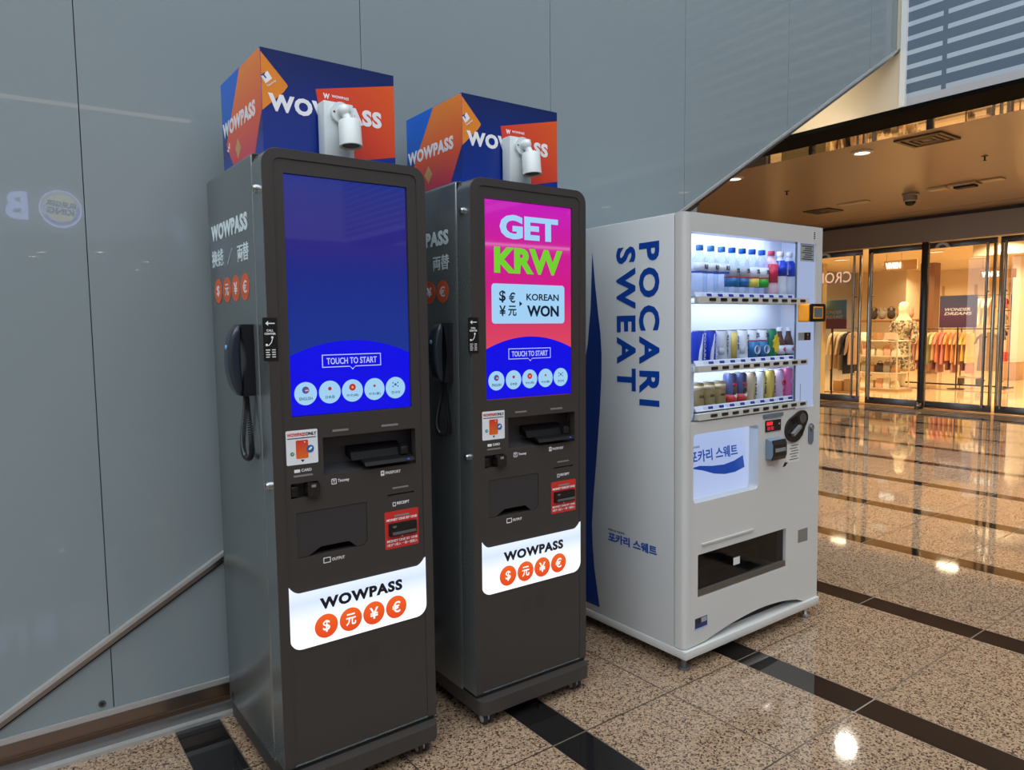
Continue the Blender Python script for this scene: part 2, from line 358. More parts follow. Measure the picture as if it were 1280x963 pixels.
def kiosk(loc, rot, label, screen):
    K = thing('currency_kiosk', label, 'kiosk', loc, rot)
    Wd, D, H = .508, .578, 1.891
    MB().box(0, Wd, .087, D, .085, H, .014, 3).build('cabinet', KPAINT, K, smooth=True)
    MB().box(.004, Wd - .004, .080, .090, .1, H - .006).build('seam', KDARK, K)
    # front door: rounded slab with openings
    out = rrect(0, Wd, .1136, H, .046, 8, (0, 0, 1, 1)); inn = rrect(.031, Wd - .031, .1137, H - .026, .022, 6, (0, 0, 1, 1))
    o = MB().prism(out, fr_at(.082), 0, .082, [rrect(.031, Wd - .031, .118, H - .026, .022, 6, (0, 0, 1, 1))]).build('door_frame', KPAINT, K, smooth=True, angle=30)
    MB().prism(rrect(.0006, Wd - .0006, .1136, H - .0006, .046, 8, (0, 0, 1, 1)), fr_at(0), 0, .001, [inn]).build('added_front_plate', KFRONT, K)  # thin plate added so the frame front takes the darker copy of the paint
    scr = rrect(.060, .445, 1.144, 1.826, .003, 2); rec = rrect(.149, .455, .965, 1.077, .003, 2); cs = rrect(.049, .131, .909, .953, .003, 2)
    outp = [(.062, .733), (.268, .733), (.281, .746), (.281, .866), (.062, .866)]
    pn = rrect(.0315, Wd - .0315, .1185, H - .0265, .022, 6, (0, 0, 1, 1))
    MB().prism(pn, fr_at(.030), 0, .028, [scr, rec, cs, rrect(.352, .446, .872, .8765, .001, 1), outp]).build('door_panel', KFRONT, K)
    MB().box(.03, Wd - .03, .070, .079, .12, H - .03).build('door_back', KINNER, K)
    Y = .002
    # screen
    dsp = MB().box(.062, .443, .009, .028, 1.146, 1.824).build('screen', SCR_B if screen else SCR_A, K)
    arcp = [(.0625, 1.146)] + [(.4425, 1.146)] + [(.4425 - .380 * k / 24, 1.318 + .042 * (1 - ((k / 12) - 1) ** 2)) for k in range(25)]
    ys = .0088
    fplate('screen_banner', ARC, dsp, arcp, ys, .0005); y2 = ys - .0006
    fr_ = [(.157, 1.281), (.244, 1.281), (.252, 1.272), (.260, 1.281), (.345, 1.281), (.345, 1.319), (.157, 1.319)]
    hole = [(.1595, 1.2835), (.2425, 1.2835), (.252, 1.2755), (.2615, 1.2835), (.3425, 1.2835), (.3425, 1.3165), (.1595, 1.3165)]
    fplate('prompt_frame', UIW, dsp, fr_, y2, .0004, [hole]); ftext('prompt_text', 'TOUCH TO START', UIW, dsp, .171, .331, 1.290, 1.309, y2, .012)
    for k, (cx, cap) in enumerate(zip((.105, .178, .249, .321, .392), ('ENGLISH', '日本語', '中文(简)', '中文(繁)', '한국어'))):
        bt = fplate('language_button', UIBLUE, dsp, circ(cx, 1.209, .0335), y2, .0004); y3 = y2 - .0005
        if k == 0:
            fplate('flag', UIDB, bt, circ(cx, 1.219, .0105), y3, .0004)
            for q in range(3): fplate('flag_stripe', UIRED if q != 1 else UIW, bt, [(cx - .002, 1.2115 + q * .005), (cx + .008, 1.2115 + q * .005), (cx + .008, 1.2145 + q * .005), (cx - .002, 1.2145 + q * .005)], y3 - .0005, .0003)
        elif k == 1: fplate('flag', UIRED, bt, circ(cx, 1.219, .0055), y3, .0004)
        elif k == 2:
            fplate('flag', UIRED, bt, circ(cx, 1.219, .0105), y3, .0004); fplate('flag_star', UIYEL, bt, [(cx + (.005 if q % 2 == 0 else .002) * math.sin(q * math.pi / 5), 1.219 + (.005 if q % 2 == 0 else .002) * math.cos(q * math.pi / 5)) for q in range(10)], y3 - .0005, .0003)
        elif k == 3: fplate('flag', UIRED, bt, circ(cx, 1.219, .004), y3, .0004)
        else:
            fplate('flag', UIDB, bt, circ(cx, 1.219, .004), y3, .0004)
            for q in range(4): fplate('flag_bars', UINAVY, bt, circ(cx + .0085 * (1 if q % 2 else -1), 1.219 + .0055 * (1 if q // 2 else -1), .0022, 6), y3, .0004)
        wcap = .038 if k in (0, 2, 3) else .028
        ftext('caption', cap, UINAVY, bt, cx - wcap / 2, cx + wcap / 2, 1.190, 1.199, y3, .0)
    if screen:
        ftext('headline', 'GET', UIPALE, dsp, .125, .382, 1.697, 1.780, ys, .045); ftext('headline', 'KRW', UILIME, dsp, .101, .402, 1.579, 1.668, ys, .045)
        cd = fplate('price_card', UIPALE, dsp, rrect(.089, .411, 1.406, 1.543, .012), ys, .0005); yc = ys - .0006
        for ch, a, zz in (('$', .120, 1.478), ('€', .161, 1.478), ('¥', .120, 1.432), ('元', .157, 1.432)):
            ftext('symbol', ch, UINAVY, cd, a, a + (.027 if ch != '元' else .036), zz, zz + (.042 if ch == '$' else .036), yc, .02)
        fplate('arrow', UINAVY, cd, [(.206, 1.466), (.219, 1.475), (.206, 1.484)], yc, .0004)
        ftext('price_text', 'KOREAN', UINAVY, cd, .237, .384, 1.487, 1.511, yc, .02); ftext('price_text', 'WON', UINAVY, cd, .239, .384, 1.430, 1.470, yc, .035)
    # lit brand panel
    sg = [(.031 + .034 * (1 - math.cos(t)), .463 + .034 * (1 - math.sin(t))) for t in [math.pi / 2 * k / 6 for k in range(7)]][::-1]
    sg = [(.065, .463)][:0] + [(.031, .655)] + [(.031, .498)] + [(.065 - .034 * math.cos(math.pi / 2 * k / 6), .497 - .034 * math.sin(math.pi / 2 * k / 6)) for k in range(7)] \
        + [(.443 + .036 * math.sin(math.pi / 2 * k / 6), .499 - .036 * math.cos(math.pi / 2 * k / 6)) for k in range(7)] + [(.479, .655)] \
        + [(.479 - .034 * math.sin(math.pi / 2 * k / 6), .660 - .030 * (1 - (1 - math.cos(math.pi / 2 * k / 6))) if False else .630 + .025 * (1 - math.sin(math.pi / 2 * k / 6)) ** 2) for k in range(1, 7)] \
        + [(.065 - .034 * math.cos(math.pi / 2 * (k) / 6) if False else .065 - .034 * (k / 6), .630 + .025 * (k / 6) ** 2) for k in range(0, 6)]
    sgn = MB().prism(sg, fr_at(Y), -.001, .004).build('lit_sign', SIGNG, K)
    ftext('sign_text', 'WOWPASS', SIGNB, sgn, .121, .393, .567, .602, Y - .0041, .05, space=1.13); money_signs(sgn, (.139, .2165, .293, .370), .515, .036, Y - .0041, SIGNO, SIGNW)
    # card sticker and card slot
    st = fplate('card_sticker', STICK, K, rrect(.040, .133, 1.007, 1.106, .004), Y, .0008); y2 = Y - .0009
    ftext('sticker_text', 'WOWPASS', REDST, st, .043, .096, 1.089, 1.099, y2, .03); ftext('sticker_text', 'ONLY', BLACKINK, st, .097, .130, 1.089, 1.099, y2, .03)
    fplate('sticker_line', BLACKINK, st, [(.044, 1.082), (.128, 1.082), (.128, 1.0845), (.044, 1.0845)], y2, .0004)
    fplate('card_picture', CARDG, st, rrect(.068, .104, 1.024, 1.077, .003), y2, .0005); fplate('card_chip', STICK, st, circ(.094, 1.071, .002, 8), y2 - .0006, .0003)
    d = fplate('mark', BLUEDOT, st, circ(.110, 1.050, .011), y2 - .0006, .0004); fplate('mark_figure', STICK, d, [(.104, 1.046), (.111, 1.047), (.116, 1.053), (.112, 1.056), (.106, 1.052)], y2 - .0011, .0003)
    d = fplate('mark', GREENDOT, st, circ(.057, 1.039, .006), y2, .0004); fplate('mark_tick', STICK, d, [(.0545, 1.039), (.0565, 1.037), (.060, 1.041), (.0585, 1.042), (.0565, 1.039)], y2 - .0005, .0003)
    fplate('sticker_arrow', BLACKINK, st, [(.081, 1.020), (.0865, 1.013), (.092, 1.020)], y2, .0004)
    fplate('card_icon', WHITEINK, K, rrect(.061, .078, .984, .993, .001), Y, .0005); ftext('caption', 'CARD', WHITEINK, K, .082, .112, .985, .9935, Y, .02)
    fplate('lamp_bar', BARL, K, rrect(.059, .115, .9715, .9765, .001), Y, .001)
    cr = MB().box(.049, .131, .022, .060, .909, .953); cr = cr.build('card_reader', KDARK, K)
    MB().box(.052, .074, .006, .030, .912, .944, .004).build('bezel', KDARK, cr, smooth=True)
    MB().prism(rrect(.094, .131, .911, .951, .008), fr_at(.03), 0, .042).build('bezel', mat('gloss black plastic', (30, 30, 32), .15), cr, smooth=True)
    MB().box(.105, .118, -.0135, -.011, .938, .946).build('icon', BARL, cr)
    # passport recess
    tr = MB().box(.149, .455, .029, .0695, .965, 1.077)
    MB().prism([(.030, .965), (.0695, .985), (.0695, 1.077), (.072, 1.077), (.072, .95), (.03, .95)], (V((.149, 0, 0)), V((0, 1, 0)), V((0, 0, 1)), V((1, 0, 0))), 0, .306).build('recess_floor', KINNER, K); tr.b.free()
    KSC = mat('matt black plastic', (16, 16, 17), .5, spec=.2)
    sc = MB().prism([(-.012, .978), (.064, .994), (.066, 1.012), (-.004, .988)], (V((.275, 0, 0)), V((0, 1, 0)), V((0, 0, 1)), V((1, 0, 0))), 0, .168).build('passport_scanner', KSC, K)
    MB().prism([(.02, .995), (.064, 1.005), (.066, 1.035), (.03, 1.018)], (V((.245, 0, 0)), V((0, 1, 0)), V((0, 0, 1)), V((1, 0, 0))), 0, .175).build('scanner_lid', KSC, sc)
    MB().box(.405, .432, .006, .045, .995, 1.024, .006).build('scanner_knob', KDARK, sc, smooth=True)
    MB().box(.418, .424, -.0135, -.011, .982, .986).build('indicator', glow('blue indicator', (60, 80, 220), 1.), sc)
    for a, c in ((.179, .229), (.338, .394)): fplate('lamp_bar', BARL, K, rrect(a, c, 1.0915, 1.0975, .001), Y, .001)
    fplate('transit_icon', WHITEINK, K, rrect(.171, .187, .935, .952, .003), Y, .0005, [rrect(.173, .185, .937, .950, .002)]); ftext('transit_letter', 'T', WHITEINK, K, .1755, .1825, .939, .948, Y, .03)
    ftext('caption', 'Tmoney', WHITEINK, K, .191, .227, .937, .949, Y, .015)
    fplate('passport_icon', WHITEINK, K, rrect(.331, .343, .939, .955, .001), Y, .0005, [circ(.337, .948, .003, 10)]); ftext('caption', 'PASSPORT', WHITEINK, K, .347, .399, .942, .951, Y, .02)
    # receipt
    fplate('lamp_bar', BARL, K, rrect(.370, .425, .8925, .8975, .001), Y, .001); MB().box(.352, .446, .03, .032, .871, .878).build('receipt_slot', GAP, K)
    fplate('receipt_icon', WHITEINK, K, rrect(.369, .380, .837, .850, .001), Y, .0005, [rrect(.371, .378, .839, .848, .001)]); ftext('caption', 'RECEIPT', WHITEINK, K, .384, .427, .841, .850, Y, .02)
    # banknote slot
    rd = fplate('banknote_sticker', REDST, K, rrect(.340, .458, .703, .822, .004), Y, .0008); y2 = Y - .0009
    fplate('lamp_bar', BARL, rd, rrect(.373, .425, .803, .809, .001), y2, .0006); ftext('sticker_text', 'MONEY ONE BY ONE', WHITEINK, rd, .346, .453, .791, .799, y2, .03)
    ftext('sticker_text', 'MONEY ONE BY ONE', WHITEINK, rd, .346, .453, .724, .732, y2, .03); ftext('sticker_text', '1枚ずつ投入 一張一張投入', WHITEINK, rd, .346, .453, .711, .720, y2, .012)
    fplate('sticker_arrow', WHITEINK, rd, [(.396, .737), (.403, .737), (.3995, .741)], y2, .0005)
    bs = MB().prism(rrect(.352, .447, .744, .785, .004), fr_at(y2), 0, .010).build('banknote_acceptor', KDARK, K)
    MB().box(.361, .443, y2 - .0125, y2 - .009, .749, .757).build('slot_lip', mat('grey plastic lip', (92, 92, 94), .3), bs); MB().box(.361, .443, y2 - .0105, y2 - .009, .760, .764).build('slot', GAP, bs)
    ftext('icon', '₩', BARL, bs, .362, .375, .771, .778, y2 - .0101, .02)
    # output tray behind a clear flap
    MB().box(.062, .281, .055, .0695, .733, .866).build('output_tray', KDARK, K)
    MB().prism([(.030, .728), (.055, .742), (.055, .720), (.03, .720)], (V((.062, 0, 0)), V((0, 1, 0)), V((0, 0, 1)), V((1, 0, 0))), 0, .219).build('tray_floor', KDARK, K)
    fplate('output_flap', mat('smoked acrylic %d' % screen, (54, 53, 54), .25, spec=.3), K, [(.0625, .7345), (.093, .7345), (.133, .7555), (.221, .7555), (.246, .7345), (.267, .7345), (.280, .7475), (.280, .865), (.0625, .865)], .0065, .003)
    fplate('output_icon', WHITEINK, K, rrect(.138, .161, .703, .720, .002), Y, .0005, [rrect(.140, .159, .705, .722, .001)[:0] or rrect(.1405, .1585, .7055, .7175, .001)]); ftext('caption', 'OUTPUT', WHITEINK, K, .165, .205, .706, .715, Y, .02)
    # loudspeaker holes under the sign
    for cx in (.220, .286):
        g_ = MB()
        for i in range(7):
            for j in range(8): g_.prism(circ(cx - .018 + i * .006, .364 + j * .0065, .0013, 5), fr_at(Y), 0, .0003)
        g_.build('speaker_grille', GAP, K)
    MB().prism(circ(.494, 1.482, .003, 10), FR, 0, .0004).build('pin_hole', GAP, K)
    # left side: locks, lettering
    for v_, z_ in ((.046, 1.783), (.034, .951)):
        lk = MB().cyl((0, v_, z_), (-.007, v_, z_), .013).cyl((-.007, v_, z_), (-.012, v_, z_), .010).build('lock', CHROME, K, smooth=True)
        MB().box(-.0128, -.0119, v_ - .001, v_ + .001, z_ - .005, z_ + .005).build('key_slot', GAP, lk)
    SX = -.0002
    stext('side_text', 'WOWPASS', SIDEINK, K, .530, .140, 1.683, 1.735, SX, .045, space=1.1)
    stext('side_text', '换钱', SIDEINK, K, .537, .402, 1.600, 1.654, SX, .014); stext('side_text', '両替', SIDEINK, K, .250, .138, 1.597, 1.649, SX, .014)
    splate('side_slash', SIDEINK, K, [(.352, 1.600), (.358, 1.600), (.305, 1.645), (.299, 1.645)], SX, .0008)
    money_signs(K, (.476, .375, .280, .186), 1.521, .042, 0, ORANGE, SIDEINK, True, .040, SX)
    cl = MB().prism(rrect(-.013, .027, 1.307, 1.427, .003), fr_at(0), 0, .002).build('call_label', KDARK, K); y2 = -.0021
    fplate('arrow', WHITEINK, cl, [(-.006, 1.411), (.002, 1.418), (.002, 1.4125), (.020, 1.4125), (.020, 1.4095), (.002, 1.4095), (.002, 1.404)], y2, .0004)
    ftext('label_text', 'CALL', WHITEINK, cl, -.003, .016, 1.3885, 1.3945, y2, .03); ftext('label_text', 'CENTER', WHITEINK, cl, -.009, .022, 1.3795, 1.3855, y2, .03)
    pts = [V((-.003, 0, 1.350)), V((.002, 0, 1.350)), V((.009, 0, 1.358)), V((.012, 0, 1.367)), V((.012, 0, 1.371))]
    MB().tube([p + V((0, y2, 0)) for p in pts], .0011, 6).ball((-.004, y2, 1.3515), .0035, (1, .3, 1), 10, 6).ball((.012, y2, 1.372), .0035, (1, .3, 1), 10, 6).build('handset_icon', WHITEINK, cl)
    for q in range(4):
        for a, c in ((-.007, .003 + .002 * (q % 2)), (.010, .020)): fplate('label_line', WHITEINK, cl, [(a, 1.317 + q * .0065), (c, 1.317 + q * .0065), (c, 1.3195 + q * .0065), (a, 1.3195 + q * .0065)], y2, .0003)
    splate('cable_slot', GAP, K, rrect(.519, .534, .106, .138, .006), SX, .0006)
    # wheeled plinth
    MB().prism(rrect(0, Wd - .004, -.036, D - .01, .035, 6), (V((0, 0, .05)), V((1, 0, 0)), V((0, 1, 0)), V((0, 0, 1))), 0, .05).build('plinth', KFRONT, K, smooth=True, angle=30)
    MB().box(.006, Wd - .006, .004, D - .02, .098, .116).build('plinth_gap', GAP, K)
    for cx, cy in ((.045, .0), (Wd - .055, .0), (.045, D - .07), (Wd - .055, D - .07)):
        c = MB().cyl((cx, cy, .044), (cx, cy, .051), .020).box(cx - .003, cx + .003, cy - .012, cy + .024, .020, .046, .002).box(cx - .020, cx + .020, cy - .012, cy + .016, .039, .046, .003).build('caster', CASTW, K, smooth=True)
        for dx in (-.012, .012):
            w = MB().lathe([(0, -.007), (.018, -.007), (.0215, -.005), (.0215, .005), (.018, .007), (0, .007)], (cx + dx, cy + .006, .0215), 24, V((1, 0, 0))).build('wheel', RUBBER, c, smooth=True)
            MB().cyl((cx + dx - .0078, cy + .006, .0215), (cx + dx + .0078, cy + .006, .0215), .013, seg=20).build('hub', CASTW, w, smooth=True)
    MB().box(.30, .36, .03, .09, .026, .05).build('levelling_foot', KINNER, K)
    return K
K1 = kiosk((.640, 1.9917, 0), (0, -.0007, .0018), 'tall charcoal currency exchange kiosk with dark blue screen, nearer the camera', 0)
K2 = kiosk((1.3153, 2.0059, 0), (0, .0039, -.0148), 'tall charcoal currency exchange kiosk showing magenta GET KRW screen', 1)

# telephone handsets hanging on the left sides
PH1 = mat('black telephone plastic', (30, 31, 35), .25, spec=.5); PH2 = mat('blue black telephone plastic', (40, 48, 58), .22)
def phone(loc, rot, label):
    T = thing('telephone', label, 'telephone', loc, rot)
    n_ = 12; row = []
    for k in range(n_ + 1):
        t = k / n_; z = 1.203 + .207 * t; w = -.030 - .006 * math.cos(2 * math.pi * t); row.append((w, z))
    MB().prism([(-.0005, 1.203), (-.0005, 1.41)] + row[::-1], (V((0, .120, 0)), V((1, 0, 0)), V((0, 0, 1)), V((0, -1, 0))), -.066, 0).build('cradle', PH1, T, smooth=True, angle=50)
    rows = []
    for k in range(17):
        t = k / 16; z = 1.203 + .206 * t; bow = math.sin(math.pi * min(max(t, .0), 1.)) ** .55; end = min(1., math.sqrt(min(1., min(t, 1 - t) * 9 + .03)))
        x1 = -.042 - .030 * bow; x0 = -.0335 - .004 * math.sin(math.pi * t)
        rows.append([((x0 + x1) / 2 + (x1 - x0) / 2 * max(-1, min(1, 1.25 * math.cos(a))) * (.55 + .45 * end), .153 + .030 * max(-1, min(1, 1.2 * math.sin(a))) * (.55 + .45 * end), z) for a in [2 * math.pi * q / 20 for q in range(20)]])
    hs = MB().rings(rows).build('handset', PH2, T, smooth=True, angle=60)
    MB().cyl((-.0705, .150, 1.345), (-.0735, .150, 1.345), .0065, seg=14).build('badge', mat('light blue badge', (120, 180, 224), .4), hs)
    ctl = [(.155, 1.200), (.168, 1.160), (.190, 1.110), (.206, 1.065), (.206, 1.035), (.188, 1.018), (.160, 1.015), (.134, 1.024), (.120, 1.046), (.124, 1.080), (.136, 1.130), (.146, 1.170), (.150, 1.196)]
    path = []
    for k in range(301):
        f = k / 300 * (len(ctl) - 1); i = min(int(f), len(ctl) - 2); f -= i; q = [ctl[max(0, min(len(ctl) - 1, i + d))] for d in (-1, 0, 1, 2)]
        path.append(V((-.020, *[.5 * (2 * q[1][c] + (q[2][c] - q[0][c]) * f + (2 * q[0][c] - 5 * q[1][c] + 4 * q[2][c] - q[3][c]) * f * f + (3 * q[1][c] - q[0][c] - 3 * q[2][c] + q[3][c]) * f ** 3) for c in (0, 1)])))
    coil = []
    for k in range(0, 1201):
        f = k / 1200 * 300; i = min(int(f), 299); p = path[i].lerp(path[i + 1], f - i); t = (path[i + 1] - path[i]).normalized(); a = t.cross(V((1, 0, 0))).normalized()
        ph = 2 * math.pi * k / 13; coil.append(p + (a * math.cos(ph) + V((1, 0, 0)) * math.sin(ph)) * .0072)
    MB().tube(coil, .0016, 5).build('coiled_cord', PH1, T, smooth=True)
    MB().tube([(-.03, .15, 1.207), (-.02, .15, 1.197)], .0016, 6).build('cord_plug', PH1, T)
    return T
phone((.640, 1.9917, 0), (0, -.0007, .0018), 'black wall telephone with coiled cord on the nearer kiosk with blue screen')
phone((1.3153, 2.0059, 0), (0, .0039, -.0148), 'black wall telephone in shade on the kiosk with magenta screen')

# printed advertising boxes and small cameras on top
BXB = gradient('deep blue print', [(0, (0, 44, 140)), (.55, (2, 36, 120)), (1, (8, 28, 88))], 'Z', .22)
BXS = gradient('side blue print', [(0, (18, 60, 170)), (.35, (22, 40, 104)), (.6, (0, 92, 200)), (1, (0, 100, 220))], 'Z', .22)
RC = gradient('red card print', [(0, (196, 44, 44)), (.5, (206, 62, 36)), (1, (222, 88, 26))], 'X', .22, mixaxis='Z')
OC = gradient('orange side print', [(0, (202, 60, 88)), (.4, (222, 88, 50)), (1, (240, 136, 40))], 'Z', .22); OF = mat('orange fold print', (222, 132, 40), .22)
PRINTW = mat('printed white', (228, 230, 236), .3); GOLD = mat('gold chip print', (214, 170, 110), .3, metal=.3); NAVYP = mat('printed navy', (20, 24, 110), .3)
def adbox(loc, rot, label):
    A = thing('advertising_box', label, 'box', loc, rot); u0, u1, v0, v1, z0, z1 = .047, .468, .115, .520, 0, .304
    ca = MB().box(u0, u1, v0, v1, z0, z1).build('carton', BXB, A)
    splate('side_sheet', BXS, A, [(v0, z0), (v1, z0), (v1, z1), (v0, z1)], u0, .0005)
    Z = -1.891
    fplate('red_card', RC, A, [(.208, 2.107), (.4675, 2.163), (.4675, 1.940), (.243, 1.895)] if True else [], v0, .0006).location.z = Z
    fo = fplate('orange_card', OF, A, [(.048, 2.183), (.122, 2.104), (.124, 2.098), (.111, 2.080), (.048, 2.020)], v0, .0006); fo.location.z = Z
    oc = splate('orange_card', OC, A, [(v0, 2.190), (v0, 2.022), (.196, 1.905), (.398, 1.905), (.478, 1.994), (.309, 2.193), (.13, 2.194)], u0 - .0006, .0005); oc.location.z = Z
    def F(n_, s, m, a, c, e, f, y, **k): o = ftext(n_, s, m, A, a, c, e, f, y, **k); o.location.z = Z; return o
    F('front_text', 'WOWPASS', PRINTW, .065, .422, 2.022, 2.072, v0 - .0007, bold=.05, space=1.12)
    o = stext('side_text', 'WOWPASS', PRINTW, A, .510, .172, 2.019, 2.066, u0 - .0012, .045, space=1.12); o.location.z = Z
    F('small_text', 'W', PRINTW, .231, .251, 2.084, 2.100, v0 - .0007, bold=.04); F('small_text', 'WOWPASS', PRINTW, .258, .313, 2.091, 2.099, v0 - .0007, bold=.02)
    tb = MB().prism([(.047, 2.114), (.066, 2.131), (.079, 2.113), (.060, 2.095)], fr_at(v0 - .0007), 0, .0004).build('badge', PRINTW, A); tb.location.z = Z
    o = text('badge_letter', 'T', NAVYP, A, (.0565, v0 - .0012, 2.106), (.75, 0, .66), (-.66, 0, .75), .013, .014, .05); o.location.z = Z
    o = text('badge_text', 'Tmoney', PRINTW, A, (.066, v0 - .0012, 2.084), (.75, 0, .66), (-.66, 0, .75), .034, .007, .02); o.location.z = Z
    ch = splate('gold_chip', GOLD, A, [(.352, 1.992), (.325, 1.958), (.354, 1.928), (.382, 1.963)], u0 - .0012, .0004); ch.location.z = Z
    o = text('side_badge', 'W', PRINTW, A, (u0 - .0012, .462, 1.962), (0, -.8, .6), (0, .6, .8), .035, .016, .04); o.location.z = Z
    return A
adbox((.640 - .0007 * 1.891, 1.9917, 1.891), (0, 0, .0018), 'blue and orange printed advertising box on top of the nearer kiosk')
adbox((1.3153 + .0039 * 1.891, 2.0059, 1.891), (0, 0, -.0148), 'blue and orange printed advertising box on the kiosk with magenta screen')
CAMW = mat('white camera plastic', (206, 214, 216), .35); CAMP = mat('white bracket', (196, 206, 210), .4)
def seccam(loc, rot, label):
    A = thing('security_camera', label, 'camera', loc, rot)
    MB().box(.209, .302, .060, .108, 0, .172, .003).build('bracket_post', CAMP, A, smooth=True)
    m = MB().cyl((.258, .060, .140), (.258, .048, .140), .031, seg=28).build('mount_plate', CAMW, A, smooth=True)
    for dx, dz in ((-.022, .0), (.011, .02), (.011, -.02)): MB().cyl((.258 + dx, .0485, .140 + dz), (.258 + dx, .047, .140 + dz), .003, seg=8).build('screw', KDARK, m)
    MB().ball((.262, .036, .142), .019).tube([(.258, .052, .140), (.262, .038, .142), (.268, .026, .118), (.270, .020, .100)], .0125, 10).build('swivel_arm', CAMW, A, smooth=True, angle=60)
    d = V((0, -.10, -1)).normalized(); c0 = V((.270, .020, .110))
    bd = MB().lathe([(0, 0), (.030, 0), (.0325, .004), (.033, .066), (.0335, .074), (.030, .075), (.028, .070), (0, .070)], c0, 32, d).build('camera_body', CAMW, A, smooth=True)
    MB().lathe([(0, .0715), (.026, .0705), (.027, .0695)], c0, 24, d).build('lens', KDARK, bd, smooth=True)
    return A
seccam((.640 - .0007 * 1.891, 1.9917, 1.8905), (0, 0, .0018), 'white cylindrical security camera on bracket atop the nearer kiosk')
seccam((1.3153 + .0039 * 1.891, 2.0059, 1.8905), (0, 0, -.0148), 'white cylindrical security camera on bracket atop the magenta screen kiosk')

# ------------------------------------------------------------------ drinks vending machine
VWH = mat('white vending paint', (192, 193, 192), .3, spec=.5); VSIDE = mat('white side paint', (196, 201, 205), .25, spec=.5); VIN = mat('white interior', (222, 228, 240), .5)
VBLUE = mat('deep blue vinyl', (6, 46, 122), .3); VTXT = mat('blue lettering vinyl', (10, 62, 156), .3); VGREY = mat('light grey plastic', (186, 186, 180), .4)
VBTN = mat('dark button', (34, 32, 34), .3); LED = glow('led strip', (232, 242, 255), 1.4); SLATE = mat('slate grey plastic', (92, 106, 120), .35); VPANEL = glow('backlit panel', (186, 204, 244), .68)
YEL = mat('yellow orange plastic', (250, 160, 10), .35); NOTEG = mat('grey notice', (150, 156, 158), .5); NOTEW = mat('white notice', (206, 208, 206), .5)
REDLED = glow('red led', (250, 40, 50), 1.2); PRICEB = mat('blue price card', (44, 44, 150), .4); PRICEW = mat('white price card', (220, 226, 240), .4); CLEARG = glass('front glass', (250, 252, 255), 1.0)
VM = thing('vending_machine', 'white drinks vending machine with blue lettering on its side and lit window', 'vending machine', (2.1901, 1.8207, 0), (-.0048, -.003, -.004))
VW_, VD_, VH_ = .958, .72, 1.827
MB().box(0, .02, .05, VD_, .058, VH_, .006).box(VW_ - .02, VW_, .05, VD_, .058, VH_).box(0, VW_, VD_ - .02, VD_, .058, VH_).box(.01, VW_ - .01, .05, VD_, VH_ - .02, VH_).box(.01, VW_ - .01, .05, VD_, .058, .09).build('cabinet', VSIDE, VM, smooth=True)
win = rrect(.031, .907, 1.008, 1.753, .008, 3)
lowp = rrect(.055, .484, .682, .960, .018, 5); flp = rrect(.084, .697, .292, .468, .004, 2)
archp = [(.036, .094), (.130, .098)] + [(.13 + .71 * k / 14, .098 + .044 * math.sin(math.pi * (k / 14) ** 1.15) ** .8) for k in range(1, 14)] + [(.845, .090), (VW_, .088), (VW_, VH_), (.036, VH_)]
MB().prism(archp, fr_at(.048), 0, .048, [win, lowp, flp]).build('door', VWH, VM)
rows = []
for z in (.094, VH_ - .001): rows.append([(.0355, 0, z), (.016, .001, z), (.005, .006, z), (.0005, .018, z), (0, .048, z), (.0355, .048, z)])
MB().rings(rows).build('door_edge', VWH, VM, smooth=True, angle=50)
MB().box(0, .03, .0482, .0495, .1, VH_ - .01).build('door_seam', GAP, VM)
MB().box(-.002, VW_ + .002, -.012, VD_, .055, .090, .003).build('base_rail', VWH, VM, smooth=True)
MB().box(.05, .9, .049, .055, .09, .15).build('kick_recess', GAP, VM)
for fx_, fy_ in ((.035, .03), (VW_ - .05, .03), (.035, VD_ - .06), (VW_ - .05, VD_ - .06)):
    MB().cyl((fx_, fy_, .0), (fx_, fy_, .012), .026).cyl((fx_, fy_, .012), (fx_, fy_, .058), .012).build('foot', CHROME if fx_ > .5 else GREYM, VM, smooth=True)
# display cavity
cav = MB().box(.03, .87, .149, .155, 1.0, 1.80).box(.022, .031, .045, .15, 1.0, 1.80).box(.862, .868, .045, .15, 1.0, 1.80).box(.03, .91, .045, .15, 1.795, 1.80).box(.03, .91, .045, .15, 1.0, 1.008).build('display_cavity', VIN, VM)
MB().box(.768, .907, .006, .011, 1.008, 1.753).build('side_panel', VPANEL, VM)
MB().box(.7625, .7675, .007, .014, 1.008, 1.753).build('panel_edge', SLATE, VM)
MB().prism([(.032, 1.009), (.762, 1.009), (.762, 1.752), (.032, 1.752)], fr_at(.0155), 0, .004).build('front_glass', CLEARG, VM)
MB().box(.04, .85, .049, .062, 1.776, 1.79).build('light_tube', LED, VM)
for zt in (1.474, 1.203): MB().box(.095, .85, .050, .060, zt + .014, zt + .024).build('light_tube', LED, VM)
def inner_light(z, e):
    a = area('vending_tube', (0, 0, 0), .68, e, (.72, .82, 1.0), (math.radians(18), 0, 0), .03); a.parent = VM; a.location = (.40, .058, z); a.rotation_euler = (math.radians(25), 0, 0)
inner_light(1.770, 1.45); inner_light(1.484, 1.1); inner_light(1.210, 1.0)
